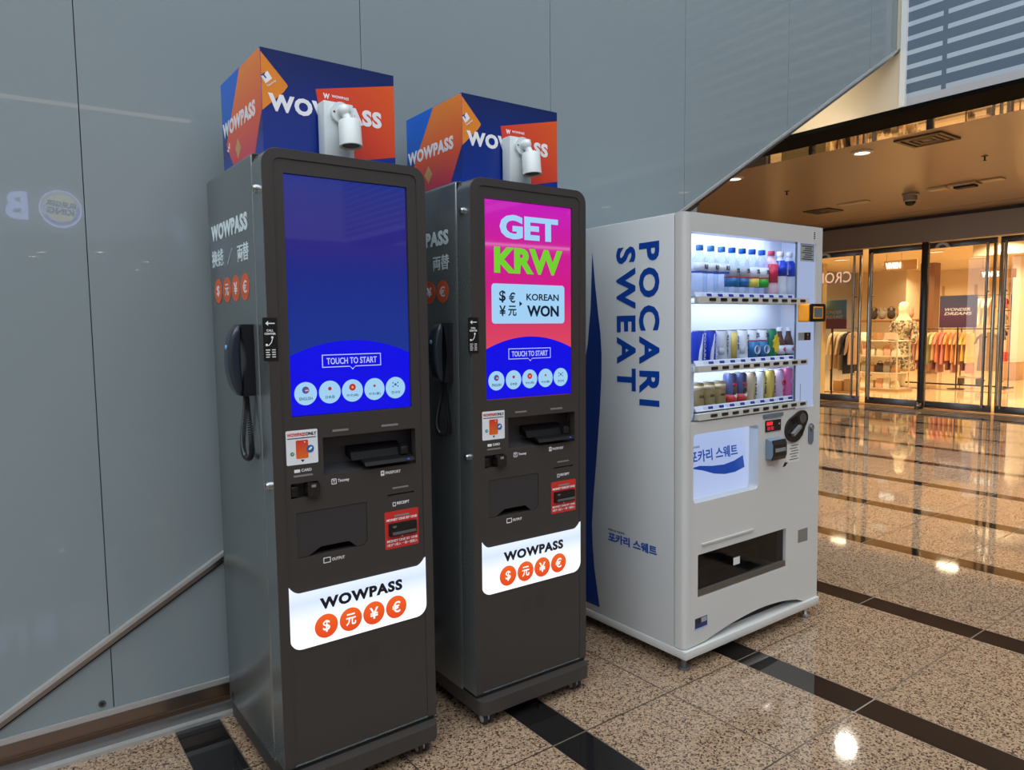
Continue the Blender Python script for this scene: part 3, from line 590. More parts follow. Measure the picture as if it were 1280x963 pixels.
def shelf(zp, zb, first):
    sh = MB().box(.088, .855, .020, .145, zp - .019, zp - .013).build('shelf', VGREY, VM)
    MB().prism([(.014, zp - .020), (.024, zp - .019), (.030, zp), (.026, zp + .001)], (V((.088, 0, 0)), V((0, 1, 0)), V((0, 0, 1)), V((1, 0, 0))), 0, .702).build('price_rail', VIN, sh)
    bb = MB().prism(rrect(.078, .843, zb - .014, zb + .012, .003), fr_at(.016), 0, .022).build('button_bar', VGREY, sh)
    MB().box(.078, .83, .012, .045, zb - .016, zb - .013).build('bar_lip', VWH, sh)
    for i in range(10):
        c = first + .0703 * i
        MB().prism(rrect(c - .020, c + .020, zb - .006, zb + .006, .002), fr_at(-.006), 0, .0022).build('button', VBTN, sh)
        a = c - .034
        MB().obox((a + .012, .0185, zp - .0095), (1, 0, 0), (0, -.97, .25), (0, .25, .97), .014, .0006, .0065).build('price_card', PRICEW, sh)
        MB().obox((a + .044, .0185, zp - .0095), (1, 0, 0), (0, -.97, .25), (0, .25, .97), .015, .0006, .0055).build('price_card', PRICEB, sh)
    return sh
shelf(1.521, 1.4925, .161); shelf(1.249, 1.2185, .175); shelf(1.066, 1.0275, .173)
MB().box(.03, .09, .028, .033, 1.012, 1.235).build('rail_post', VIN, VM); MB().cyl((.055, .03, 1.5), (.055, .022, 1.5), .012).build('shelf_screw', CHROME, VM, smooth=True)
nt_ = fplate('notice', NOTEG, VM, [(.789, 1.671), (.901, 1.671), (.901, 1.750), (.789, 1.750)], .0060, .0008)
for k in range(7): fplate('notice_line', VBTN, nt_, [(.800 + .012 * (k % 3), 1.679 + k * .0095), (.890 - .010 * (k % 2), 1.679 + k * .0095), (.890 - .010 * (k % 2), 1.683 + k * .0095), (.800 + .012 * (k % 3), 1.683 + k * .0095)], .0051, .0004)
bs_ = fplate('small_sticker', NOTEW, VM, [(.875, 1.770), (.905, 1.770), (.905, 1.807), (.875, 1.807)], 0, .0006)
for k in range(4): fplate('sticker_mark', VBTN, bs_, circ(.890, 1.776 + k * .0085, .009, 10, .003), -.0007, .0004)
rd_ = MB().box(.767, .900, -.050, .005, 1.398, 1.478, .008, 3).build('card_reader', YEL, VM, smooth=True)
rb_ = MB().prism(rrect(.776, .897, 1.398, 1.478, .012), fr_at(-.0495), 0, .006).build('reader_bezel', KDARK, rd_)
MB().prism(rrect(.798, .876, 1.412, 1.466, .004), fr_at(-.0555), 0, .001).build('reader_rim', YEL, rb_); MB().prism(rrect(.804, .870, 1.418, 1.460, .003), fr_at(-.0565), 0, .001).build('reader_screen', mat('grey lcd', (96, 106, 104), .15), rb_)
MB().box(.779, .827, .004, .0065, 1.315, 1.350).build('mode_label', NOTEG, VM)
md = MB().box(.830, .877, .003, .0065, 1.315, 1.350).build('mode_button', KDARK, VM); fplate('button_dot', REDST, md, circ(.854, 1.325, .006), .003, .0005); fplate('button_dot', VGREY, md, circ(.854, 1.340, .005), .003, .0005)
MB().cyl((.804, .01, 1.02), (.804, .01, 1.118), .0045, seg=10).build('antenna', KDARK, VM, smooth=True)
# lit brand panel in the door
MB().prism([(.05, .675), (.49, .675), (.49, .964), (.05, .964)], fr_at(.085), 0, .004).build('panel_box', VWH, VM)
MB().box(.484, .489, .004, .084, .68, .962).box(.05, .055, .004, .084, .68, .962).box(.05, .489, .004, .084, .96, .965).box(.05, .489, .004, .084, .677, .682).build('panel_walls', glow('backlit diffuser', (196, 214, 246), .75), VM)
bp_ = MB().obox((.27, .066, .821), (1, 0, 0), (0, -1, .09), (0, .09, 1), .212, .002, .136).build('brand_panel', gradient('backlit brand panel', [(0, (190, 206, 246)), (.5, (172, 190, 236)), (1, (178, 198, 240))], 'Z', .3, es=.85), VM)
PB = glow('backlit blue', (14, 60, 150), 1.)
UPP = V((0, .09, 1)).normalized()
text('brand_text', '포카리 스웨트', PB, bp_, (.112, .0639, .826), (1, 0, 0), UPP, .315, .050, .022); text('brand_small_text', '이온음료', mat('grey ink', (70, 84, 110), .5), bp_, (.128, .0693, .886), (1, 0, 0), UPP, .05, .009, .01)
wv = [(.112, .808), (.17, .812), (.25, .802), (.33, .798), (.40, .806), (.462, .822), (.468, .770), (.40, .757), (.33, .757), (.26, .768), (.19, .790)]
MB().prism(wv, (V((0, -.0099, 0)), V((1, 0, 0)), V((0, .09, 1)), V((0, -1, 0))), 0, .0006).build('brand_wave', PB, bp_)
fplate('embossed_bar', VWH, VM, rrect(.107, .452, .503, .511, .003), 0, .006)
# controls
fplate('control_lamp', SLATE, VM, rrect(.512, .656, .985, 1.001, .002), 0, .006)
lc = fplate('price_display', KDARK, VM, rrect(.529, .642, .923, .972, .002), 0, .004); fplate('digits', REDLED, lc, rrect(.535, .578, .951, .966, .002), -.0041, .0005)
for q in range(2): fplate('digits', glow('dim red led', (170, 40, 60), 1.), lc, rrect(.540 + q * .026, .560 + q * .026, .929, .945, .002), -.0041, .0005)
fplate('display_key', VGREY, lc, circ(.628, .953, .004), -.0041, .001)
cm = MB().prism(circ(.742, .915, .069, 32, .057), FR, 0, .010).prism(circ(.803, .962, .043, 24, .036), FR, 0, .0105).prism([(.700, .962), (.780, .995), (.845, .950), (.800, .880)], FR, 0, .010).build('coin_plate', KDARK, VM)
MB().prism(circ(.803, .962, .026, 24, .023), FR, .0105, .012).build('coin_rosette', mat('grey coin slot', (70, 72, 74), .3), cm); MB().prism(circ(.745, .918, .034, 24, .028), FR, .010, .0112).build('coin_cup', GAP, cm)
MB().obox((.738, -.020, .912), (.86, 0, .5), (0, -1, 0), (-.5, 0, .86), .034, .008, .007).build('return_lever', mat('grey lever', (120, 122, 124), .3), cm)
ba = MB().prism([(0, .805), (0, .893), (-.030, .884), (-.037, .868), (-.037, .822), (-.028, .806)], (V((.533, 0, 0)), V((0, 1, 0)), V((0, 0, 1)), V((1, 0, 0))), 0, .100).build('bill_acceptor', mat('blue grey plastic', (106, 128, 148), .35), VM)
MB().prism([(-.0372, .868), (-.0302, .885), (-.034, .889), (-.041, .868), (-.041, .820), (-.032, .800), (-.0285, .805), (-.0372, .822)], (V((.5345, 0, 0)), V((0, 1, 0)), V((0, 0, 1)), V((1, 0, 0))), 0, .097).build('acceptor_face', KDARK, ba); MB().box(.545, .618, -.045, -.040, .838, .853).build('acceptor_mouth', mat('grey mouth', (128, 130, 132), .4), ba)
lk = fplate('lock_plate', SLATE, VM, rrect(.863, .904, .833, .930, .019), 0, .004); MB().cyl((.884, -.004, .912), (.884, -.012, .912), .012).build('lock_barrel', CHROME, lk, smooth=True)
me_ = fplate('memo_notice', NOTEW, VM, [(.690, .768), (.795, .764), (.795, .850), (.688, .850)], 0, .0007)
for k in range(6): fplate('notice_line', VBTN, me_, [(.715 + .012 * (k % 2), .777 + k * .0125), (.786 - .012 * (k % 3 == 1), .777 + k * .0125), (.786 - .012 * (k % 3 == 1), .7805 + k * .0125), (.715 + .012 * (k % 2), .7805 + k * .0125)], -.0008, .0004)
fplate('black_tape', KDARK, VM, [(.664, .752), (.684, .753), (.706, .770), (.680, .772)], 0, .0007)
fplate('grey_label', mat('olive grey label', (112, 112, 104), .5), VM, [(.793, .380), (.871, .378), (.871, .440), (.793, .440)], 0, .0007)
pl_ = fplate('rating_plate', mat('navy label', (34, 46, 96), .4), VM, [(.067, .158), (.144, .158), (.144, .206), (.067, .206)], 0, .0007); fplate('plate_panel', NOTEG, pl_, [(.106, .184), (.140, .184), (.140, .203), (.106, .203)], -.0008, .0004); fplate('plate_panel', KDARK, pl_, [(.070, .184), (.103, .184), (.103, .203), (.070, .203)], -.0008, .0004); fplate('plate_panel', mat('pale blue strip', (150, 170, 210), .4), pl_, [(.067, .158), (.144, .158), (.144, .164), (.067, .164)], -.0008, .0004)
# delivery flap
MB().box(.08, .70, .150, .156, .28, .48).box(.076, .084, .045, .15, .28, .48).box(.697, .705, .045, .15, .28, .48).box(.08, .70, .045, .15, .468, .476).box(.08, .70, .045, .15, .284, .292).build('delivery_chute', mat('grey chute', (126, 128, 128), .4), VM)
fl = MB().prism(rrect(.088, .693, .296, .466, .003), fr_at(.016), 0, .004).build('delivery_flap', glass('smoked flap', (176, 180, 186), 1.2, .04), VM)
MB().box(.088, .693, .0, .016, .296, .318).build('flap_lip', mat('brown grey plastic', (84, 78, 72), .3), VM); MB().box(.09, .69, .10, .148, .360, .385).build('flap_bar', mat('dark grey bar', (66, 68, 70), .4), VM)
fplate('flap_sticker', NOTEW, fl, [(.33, .370), (.375, .370), (.375, .402), (.33, .402)], .0118, .0004)
for q in (.145, .62): MB().cyl((q, .098, .372), (q, .092, .372), .012, seg=12).build('flap_screw', CHROME, VM)
# side print
SXV = -.0004
text('side_lettering', 'POCARI', VTXT, VM, (SXV, .238, 1.729), (0, 0, -1), (0, -1, 0), .664, .112, .035, space=1.38)
text('side_lettering', 'SWEAT', VTXT, VM, (SXV, .368, 1.722), (0, 0, -1), (0, -1, 0), .602, .112, .035, space=1.38)
text('side_small_lettering', '포카리 스웨트', VTXT, VM, (SXV, .427, .444), (0, -1, 0), (0, 0, 1), .285, .042, .03); text('side_small_lettering', '알칼리성 이온음료', mat('dark ink', (50, 60, 80), .5), VM, (SXV, .427, .494), (0, -1, 0), (0, 0, 1), .10, .008, .0)
VK = dict()
wave = [(.516, 1.717), (.500, 1.58), (.482, 1.45), (.468, 1.36), (.462, 1.27), (.464, 1.17), (.476, 1.02), (.500, .80), (.522, .62), (.533, .50), (.530, .40), (.520, .30), (.500, .19), (.486, .122), (.70, .122), (.70, .80), (.64, 1.0), (.58, 1.2), (.55, 1.32), (.53, 1.47), (.522, 1.60)]
splate('side_wave', VBLUE, VM, wave, -.0004, .0006)

# drinks
PET = glass('clear bottle plastic', (243, 248, 255), 1.0, .02); CAPB = mat('blue cap', (20, 96, 190), .4); CAPL = mat('pale blue cap', (74, 138, 208), .4); CAPP = mat('pink cap', (206, 74, 108), .4); CAPW = mat('white cap', (224, 230, 238), .4); CAPG = mat('grey cap', (170, 180, 190), .4)
def pmat(n_, c, r=.3): return mat(n_, c, r)
LBL = {k: pmat('label ' + k, c) for k, c in dict(white=(226, 232, 244), blue=(30, 84, 200), royal=(14, 60, 196), grey=(186, 194, 204), red=(206, 40, 62), teal=(22, 112, 176), yellow=(232, 214, 92), green=(44, 176, 58), rose=(214, 52, 84), pinkliq=(240, 200, 220), milky=(222, 230, 244), navy=(20, 40, 120), darkgreen=(18, 124, 92), sun=(244, 206, 60), brown=(84, 52, 42), coffee=(150, 134, 92), berry=(214, 62, 60), violet=(84, 92, 140), beige=(206, 190, 156), lemon=(214, 206, 120), gold=(206, 184, 96), lilac=(206, 184, 224), hotpink=(226, 110, 168), ink=(50, 60, 76), silver=(206, 212, 222)).items()}
TIN = mat('can aluminium', (196, 200, 206), .25, metal=.9)
def vmpt(u, v, z):                                                      # a point of the machine's own frame, in the room
    return VM_M @ V((u, v, z))
VM_M = Matrix.Translation((2.1901, 1.8207, 0)) @ Matrix.Rotation(-.004, 4, 'Z') @ Matrix.Rotation(-.003, 4, 'Y') @ Matrix.Rotation(-.0048, 4, 'X')
def band(name, m, par, r, z0, z1, a0=0, a1=360, seg=24):
    """a printed sleeve round a bottle or can; a0..a1 are degrees round it, 270 faces the window"""
    b = MB(); n_ = max(3, int(seg * (a1 - a0) / 360)); 
    for k in range(n_):
        q = [math.radians(a0 + (a1 - a0) * j / n_) for j in (k, k + 1)]
        b.b.faces.new([b.b.verts.new(V((r * math.cos(x), r * math.sin(x), z))) for x, z in ((q[0], z0), (q[1], z0), (q[1], z1), (q[0], z1))])
    bmesh.ops.remove_doubles(b.b, verts=b.b.verts, dist=1e-5)
    me = bpy.data.meshes.new(name); b.b.to_mesh(me); b.b.free(); me.materials.append(m)
    for p in me.polygons: p.use_smooth = True
    o = bpy.data.objects.new(name, me); COL.objects.link(o); o.parent = par
    s = o.modifiers.new('thickness', 'SOLIDIFY'); s.thickness = .0004; s.offset = 1
    return o
def bottle(u, z, label, group, kind):
    T = thing('drink_bottle', label, 'bottle', vmpt(u, .066, z), (0, 0, -.004), group)
    r = .031 if kind == 'water' else .0295; h = .205
    liq = {'water': PET, 'tea': LBL['white'], 'pink': LBL['pinkliq'], 'milky': LBL['milky']}.get(kind, PET)
    prof = [(0, 0), (r * .8, 0), (r, .006), (r, .05), (r * .95, .058), (r, .066), (r, .135), (r * .9, .152), (r * .55, .168), (.0125, .178), (.0125, .186), (0, .186)]
    MB().lathe(prof, seg=20).build('body', PET if kind in ('water', 'tea', 'yellow', 'green') else liq, T, smooth=True, angle=60)
    cap = {'water': CAPL, 'tea': CAPB, 'yellow': CAPB, 'green': CAPB, 'pink': CAPP, 'milky': CAPW}[kind]
    MB().lathe([(0, .184), (.0145, .184), (.0155, .187), (.0155, .203), (.0145, .2055), (0, .2055)], seg=18).build('cap', cap, T, smooth=True)
    R_ = r + .0006; yl = -R_ - .0006
    if kind == 'water':
        band('label', LBL['white'], T, R_, .098, .134); band('label_line', LBL['blue'], T, R_ + .0004, .096, .101)
        o = text('label_text', '8.0', LBL['ink'], T, (-.008, yl - .0004, .108), (1, 0, 0), (0, 0, 1), .022, .018, .03)
    elif kind in ('tea', 'yellow', 'green'):
        lo = {'tea': 'teal', 'yellow': 'yellow', 'green': 'green'}[kind]
        band('label', LBL['grey' if kind == 'tea' else 'white'], T, R_, .082, .128); band('label_line', LBL['red'], T, R_ + .0003, .079, .085); band('label_base', LBL[lo], T, R_ + .0001, .044, .080)
        text('label_text', 'I' if False else '2%', LBL['ink'], T, (-.006, yl - .0004, .100), (1, 0, 0), (0, 0, 1), .020, .018, .02)
    elif kind == 'pink': band('label', LBL['rose'], T, R_, .064, .146, 190, 300)
    else:
        band('label', LBL['royal'], T, R_, .096, .165 - .012); MB().lathe([(R_, .153), (R_ * .9, .1535), (R_ * .62, .166)], seg=20).build('neck_label', LBL['royal'], T, smooth=True)
        text('label_text', 'POCARI', LBL['white'], T, (.006, yl - .0004, .146), (0, 0, -1), (1, 0, 0), .045, .010, .02)
    return T
SL_ = lambda i: .168 + .0697 * i
BZ = 1.521 - .0125
names = [('water', 'clear water bottle with pale blue cap at left end of top shelf'), ('water', 'clear water bottle with pale blue cap, second from left on top shelf'), ('water', 'clear water bottle with pale blue cap, third from left on top shelf'),
         ('tea', 'dark blue capped bottle with teal label beside the water bottles'), ('tea', 'dark blue capped bottle with teal label beside the yellow labelled bottle'), ('yellow', 'dark blue capped bottle with yellow lower label'),
         ('green', 'dark blue capped bottle with green lower label'), ('pink', 'bottle with pink cap and red label'), ('milky', 'royal blue labelled bottle next to the pink capped one'), ('milky', 'royal blue labelled bottle at right end of top shelf')]
for i, (k, lb) in enumerate(names):
    T = bottle(SL_(i), BZ, lb, 'drink bottles on the top shelf', k)
def can(u, z, r, h, label, group, base, extra):
    T = thing('drink_can', label, 'can', vmpt(u, .066, z), (0, 0, -.004), group)
    MB().lathe([(0, 0), (r * .82, 0), (r * .95, .004), (r, .009), (r, h - .010), (r * .86, h - .003), (r * .86, h), (r * .78, h), (r * .76, h - .003), (0, h - .003)], seg=22).build('body', LBL[base], T, smooth=True, angle=50)
    MB().lathe([(r * .865, h - .0035), (r * .87, h + .0004), (r * .78, h + .0006), (r * .77, h - .002), (0, h - .002)], seg=22).build('rim', TIN, T, smooth=True)
    extra(T, r + .0005, h); return T
def vt(T, s, m, r, x, ztop, ln, w): text('label_text', s, m, T, (x, -math.sqrt(max(r * r - (x + w / 2) ** 2, 1e-6)) - .0022, ztop), (0, 0, -1), (1, 0, 0), ln, w, .02)
def e_poc(T, r, h):
    yb = -r - .0006
    MB().prism([(-.024, .012), (-.012, .012), (-.006, h * .5), (-.003, h * .9), (-.010, h * .62), (-.020, h * .3)], (V((0, -r * .80, 0)), V((1, 0, 0)), V((0, 0, 1)), V((0, -1, 0))), 0, .0085).build('label_wave', LBL['white'], T)
    vt(T, 'POCARI', LBL['white'], r, .002, h * .93, h * .80, .012)
def e_white(T, r, h): vt(T, 'SPARKLING' if False else '탄산수', LBL['ink'], r, .004, h * .85, h * .6, .010); band('label_band', LBL['grey'], T, r, .03, .06, 200, 250)
def e_yel(T, r, h): band('label_band', LBL['gold'], T, r, .01, h - .012, 215, 275); vt(T, '레몬', LBL['ink'], r, .008, h * .8, h * .45, .010)
def e_blue(T, r, h):
    band('label_band', LBL['teal'], T, r, .009, h * .62); band('label_line', LBL['red'], T, r + .0003, h * .62, h * .65)
    MB().prism(circ(.006, h * .34, .019, 24), (V((0, -r * .72, 0)), V((1, 0, 0)), V((0, 0, 1)), V((0, -1, 0))), 0, .0105, [circ(.006, h * .34, .0165, 24)]).build('label_ring', LBL['white'], T)
    text('label_text', '2%', LBL['navy'], T, (-.004, -r - .0012, h * .74), (1, 0, 0), (0, 0, 1), .022, .020, .02)
def e_sun(T, r, h):
    MB().prism([((.017 if q % 2 else .022) * math.cos(q * math.pi / 9) + .006, h * .5 + (.034 if q % 2 else .044) * math.sin(q * math.pi / 9)) for q in range(18)], (V((0, -r * .72, 0)), V((1, 0, 0)), V((0, 0, 1)), V((0, -1, 0))), 0, .0105).build('label_sun', LBL['sun'], T)
def e_cof(T, r, h): band('label_band', LBL['beige'], T, r, h * .7, h - .012); band('label_marks', LBL['brown'], T, r, h * .42, h * .52, 235, 290); band('label_marks', LBL['brown'], T, r, h * .78, h * .82, 280, 330)
def e_ber(T, r, h):
    band('label_band', LBL['berry'], T, r, .009, h * .32); band('label_dark', LBL['brown'], T, r + .0003, h * .32, h * .60, 245, 320)
    MB().ball((.004, -r * .92, h * .28), .013, (1, .25, .9), 14, 8).build('label_fruit', LBL['white'], T, smooth=True); band('label_line', LBL['rose'], T, r + .0004, h * .6, h * .68, 240, 310)
def e_txt(m1, m2, s):
    def f(T, r, h): band('label_band', LBL[m1], T, r, .012, h - .014, 255, 330); vt(T, s, LBL[m2], r, .0, h * .84, h * .6, .012)
    return f
def e_ring(m1):
    def f(T, r, h): MB().prism(circ(.008, h * .55, .014, 20), (V((0, -r * .72, 0)), V((1, 0, 0)), V((0, 0, 1)), V((0, -1, 0))), 0, .0105, [circ(.008, h * .55, .009, 20)]).build('label_ring', LBL[m1], T); vt(T, '젤리', LBL[m1], r, -.002, h * .36, h * .28, .012)
    return f
CZ = 1.249 - .0125; G2 = 'drinks on the middle shelf'
can(SL_(0) - .008, CZ, .0275, .133, 'blue can with white wave at left end of middle shelf', G2, 'royal', e_poc)
can(SL_(1) - .004, CZ, .0275, .133, 'blue can with white wave, second from left on middle shelf', G2, 'royal', e_poc)
can(SL_(2), CZ, .0275, .133, 'silver white can beside the blue wave cans', G2, 'silver', e_white)
can(SL_(3), CZ, .0275, .133, 'white can with a yellow vertical band on middle shelf', G2, 'silver', e_yel)
can(SL_(4), CZ, .0275, .133, 'plain white can with vertical lettering beside the ringed blue cans', G2, 'white', e_white)
can(SL_(5), CZ, .0275, .133, 'teal and white can with white ring next to the white can', G2, 'white', e_blue)
can(SL_(6), CZ, .0275, .133, 'teal and white can with white ring next to the green can', G2, 'white', e_blue)
can(SL_(7), CZ, .0275, .133, 'green can with yellow sunburst on middle shelf', G2, 'darkgreen', e_sun)
for i, lb in ((8, 'small brown glass bottle beside the green can'), (9, 'small brown glass bottle at right end of middle shelf')):
    T = thing('drink_bottle', lb, 'bottle', vmpt(SL_(i) + .002, .066, CZ), (0, 0, 0), G2)
    MB().lathe([(0, 0), (.022, 0), (.024, .003), (.024, .060), (.018, .085), (.0115, .105), (.0105, .124), (0, .124)], seg=18).build('body', LBL['brown'], T, smooth=True, angle=60)
    MB().lathe([(0, .122), (.0135, .122), (.0135, .137), (.012, .139), (0, .139)], seg=16).build('cap', CAPW, T, smooth=True)
    band('label', LBL['white'], T, .0246, .018, .058); MB().ball((.004, -.0225, .040), .013, (1, .25, 1), 12, 8).build('label_fruit', LBL['rose'], T, smooth=True)
CZ3 = 1.066 - .0125; G3 = 'cans on the bottom shelf'; S3 = lambda i: .160 + .0697 * i
for i, lb in enumerate(('short olive coffee can at left end of bottom shelf', 'short olive coffee can, second from left on bottom shelf', 'short olive coffee can beside the red and violet cans')):
    can(S3(i) - .002 + .0, CZ3, .0270, .104, lb, G3, 'coffee', e_cof)
can(S3(3), CZ3, .0285, .133, 'violet and red fruit can beside the short coffee cans', G3, 'violet', e_ber)
can(S3(4), CZ3, .0285, .133, 'violet and red fruit can beside the beige can', G3, 'violet', e_ber)
can(S3(5), CZ3, .0265, .133, 'beige can with brown vertical lettering', G3, 'beige', e_txt('beige', 'brown', '커피'))
can(S3(6), CZ3, .0265, .133, 'pale yellow and white can on bottom shelf', G3, 'white', e_txt('lemon', 'ink', '식혜'))
can(S3(7), CZ3, .0265, .133, 'gold can beside the lilac can', G3, 'gold', e_txt('gold', 'brown', '보리'))
can(S3(8), CZ3, .0270, .133, 'lilac can with a pink ring', G3, 'lilac', e_ring('rose'))
can(S3(9), CZ3, .0270, .138, 'hot pink can at right end of bottom shelf', G3, 'hotpink', e_ring('lilac'))

# ------------------------------------------------------------------ passage: ceiling fittings
DISC = glow('downlight lens', (255, 246, 232), 3.5); RIMW = mat('white lamp rim', (214, 206, 190), .3); VENTM = mat('bronze vent metal', (92, 74, 54), .4, metal=.4); VENTD = mat('dark vent inside', (28, 22, 18), .7)
def downlight(x, y, z, label, group=None, e=42, col=WARM2, r=.072, lens=None):
    T = thing('downlight', label, 'ceiling light', (x, y, z), (0, 0, 0), group)
    MB().lathe([(r + .028, 0), (r + .03, -.008), (r + .01, -.020), (r, -.020), (r, -.004), (r + .02, .0)], seg=28).build('rim', RIMW, T, smooth=True)
    MB().lathe([(0, -.012), (r - .001, -.012), (r - .001, -.008), (0, -.008)], seg=24).build('lens', lens or DISC, T)
    if e:
        a = area('downlight_lamp', (0, 0, 0), 2 * r, e, col); a.parent = T; a.location = (0, 0, -.024); a.data.spread = math.radians(150)
    return T
CZ_ = 3.0795
downlight(7.10, 3.73, CZ_, 'round downlight in the tan ceiling beside the square air vent near its edge')
downlight(7.10, 5.22, CZ_, 'round downlight in the tan ceiling right at the escalator line')
for y in (2.13, .53, -1.07, -2.40, -4.2): downlight(6.95 if y < -2 else 7.08, y, CZ_, 'round downlight further along the tan passage ceiling', 'downlights along the passage')
for x, y in ((9.6, .6), (9.6, -2.6), (9.3, 7.6), (6.9, 8.6)): downlight(x, y, CZ_, 'round downlight further along the tan passage ceiling', 'downlights along the passage')
def vent(x, y, label, h=.205):
    T = thing('air_vent', label, 'vent', (x, y, CZ_)); 
    MB().prism([(-h, -h), (h, -h), (h, h), (-h, h)], TOPF, -.016, 0, [[(-h + .035, -h + .035), (h - .035, -h + .035), (h - .035, h - .035), (-h + .035, h - .035)]]).build('frame', VENTM, T)
    MB().box(-h + .03, h - .03, -h + .03, h - .03, -.004, -.001).build('dark_backing', VENTD, T)
    for k in (.72, .46): q = h * k; MB().prism([(-q, -q), (q, -q), (q, q), (-q, q)], TOPF, -.013, -.004, [[(-q + .03, -q + .03), (q - .03, -q + .03), (q - .03, q - .03), (-q + .03, q - .03)]]).build('louvre_ring', VENTM, T)
    MB().box(-h * .2, h * .2, -h * .2, h * .2, -.012, -.004).build('centre_plate', VENTM, T)
vent(7.13, 3.14, 'square bronze air vent nearest the ceiling edge'); vent(10.27, 5.97, 'square bronze air vent far back, above the vending machine')
T = thing('dome_camera', 'grey dome security camera on the tan ceiling', 'camera', (9.92, 4.55, CZ_))
MB().lathe([(0, 0), (.10, 0), (.10, -.02), (.085, -.03), (.08, -.10), (0, -.10)], seg=28).build('housing', mat('grey camera housing', (150, 142, 134), .35), T, smooth=True)
MB().lathe([(.066, -.10), (.064, -.118), (.05, -.145), (.028, -.160), (0, -.165)], seg=24).build('dome', mat('black dome', (16, 15, 15), .08), T, smooth=True)
MB().lathe([(.066, -.094), (.083, -.094), (.080, -.106), (.066, -.106)], seg=24).build('dome_ring', RIMW, T, smooth=True)
T = thing('emergency_fitting', 'flat ceiling fitting with dark box and two pale wings', 'ceiling fitting', (9.77, 3.85, CZ_))
MB().box(-.10, .10, -.16, .16, -.03, -.001, .004).build('plate', mat('beige plate', (200, 176, 140), .4), T, smooth=True); MB().box(-.06, .06, -.13, .10, -.055, -.03).build('dark_box', VENTD, T)
MB().box(-.07, .07, .19, .40, -.035, -.001, .004).build('wing', mat('cream plastic', (214, 190, 150), .4), T, smooth=True); MB().box(-.07, .07, -.42, -.19, -.020, -.001, .004).build('wing', MATS['cream plastic'], T, smooth=True)
T = thing('slim_ceiling_lamp', 'slim pale strip fitting on the tan ceiling behind the dome camera', 'ceiling fitting', (9.94, 5.33, CZ_)); MB().box(-.05, .05, -.22, .22, -.022, 0, .006).build('body', MATS['cream plastic'], T, smooth=True); MB().box(-.03, .03, -.18, .18, -.025, -.022).build('lens', RIMW, T)
for x, y, lb in ((8.37, 5.36, 'tiny sprinkler head on the tan ceiling near the far vent'), (8.35, 3.11, 'tiny sprinkler head on the tan ceiling near the dark boxed fitting')):
    T = thing('sprinkler', lb, 'sprinkler', (x, y, CZ_)); MB().cyl((0, 0, 0), (0, 0, -.006), .03, seg=16).build('plate', VENTM, T); MB().cyl((0, 0, -.006), (0, 0, -.045), .008, seg=8).cyl((0, 0, -.045), (0, 0, -.048), .018, seg=12).build('head', VENTD, T)

# ------------------------------------------------------------------ glass shop front at x = 12.2
FX = 12.2
DGLASS = glass('shop glass', (252, 250, 246), .8); RAIL = mat('dark steel rail', (92, 90, 92), .25, metal=.8); STILE = mat('polished steel tube', (176, 170, 160), .16, metal=1.); POSTM = mat('dark steel post', (60, 62, 68), .25, metal=.7)
struct(MB().box(FX, FX + .25, -8, 12, 2.665, 3.08).build('wall_header', HEADER)); struct(MB().box(FX - .012, FX, -8, 12, 2.652, 2.668).build('trim_16', mat('gold edge strip', (206, 160, 96), .25, metal=1.)))
struct(MB().box(FX - .02, FX, -8, 12, 3.03, 3.079).build('trim_17', HEADB))  # dark band put in for the shadow along the header top
struct(MB().box(FX - .06, FX + .25, -8, 12, -.02, .006).build('trim_18', mat('gold threshold', (190, 150, 100), .25, metal=.9)))
dn = [0]
def leaf(y0, y1, hy, label=None):
    dn[0] += 1; D_ = bpy.data.objects.new('door_%d' % dn[0], None); COL.objects.link(D_); D_.location = (FX, 0, 0); struct(D_)
    MB().box(.0, .045, y0, y1, .015, .125, .004).build('rail', RAIL, D_, smooth=True); MB().box(.0, .045, y0, y1, 2.555, 2.645, .004).build('rail', RAIL, D_, smooth=True)
    MB().box(.018, .028, y0, y1, .12, 2.56).build('glass_pane', DGLASS, D_)
    ys = y0 + .02 if hy == 0 else y1 - .02
    if hy is not None:
        MB().box(.0, .045, ys - .02, ys + .02, .12, 2.56, .003).build('stile', STILE, D_, smooth=True)
        yh = ys + (.075 if hy == 0 else -.075)
        h = MB().cyl((-.06, yh, .09), (-.06, yh, 2.57), .019, seg=16).build('handle', STILE, D_, smooth=True)
        for z in (.5, 1.16, 1.845): MB().cyl((-.06, yh, z), (.02, yh, z), .010, seg=10).build('handle_bracket', POSTM, h, smooth=True)
    return D_
leaf(6.365, 7.30, 0); leaf(5.395, 6.250, 1); leaf(4.335, 5.275, 0); leaf(3.35, 4.285, 1); leaf(2.30, 3.245, 0); leaf(7.36, 8.30, 1); leaf(1.30, 2.25, 1); leaf(.25, 1.2, 0)
for k, y in enumerate((5.335, 3.297, 7.33, 1.275)): struct(MB().box(FX - .03, FX + .06, y - .045, y + .045, 0, 2.665, .004).build('trim_%d' % (20 + k), POSTM, smooth=True))
for k, (a, c) in enumerate(((8.3, 11.9), (-8, .2))): struct(MB().box(FX, FX + .2, a, c, 0, 2.67).build('wall_shopfront_%s' % ('left' if k == 0 else 'right'), HEADER))
T = thing('floor_pivot', 'steel ball pivot at the foot of the dark door post', 'pivot', (FX - .06, 5.335, .006)); MB().ball((0, 0, .045), .05).build('ball', STILE, T, smooth=True); MB().lathe([(0, 0), (.07, 0), (.06, .02), (0, .02)], seg=18).build('base', POSTM, T, smooth=True)
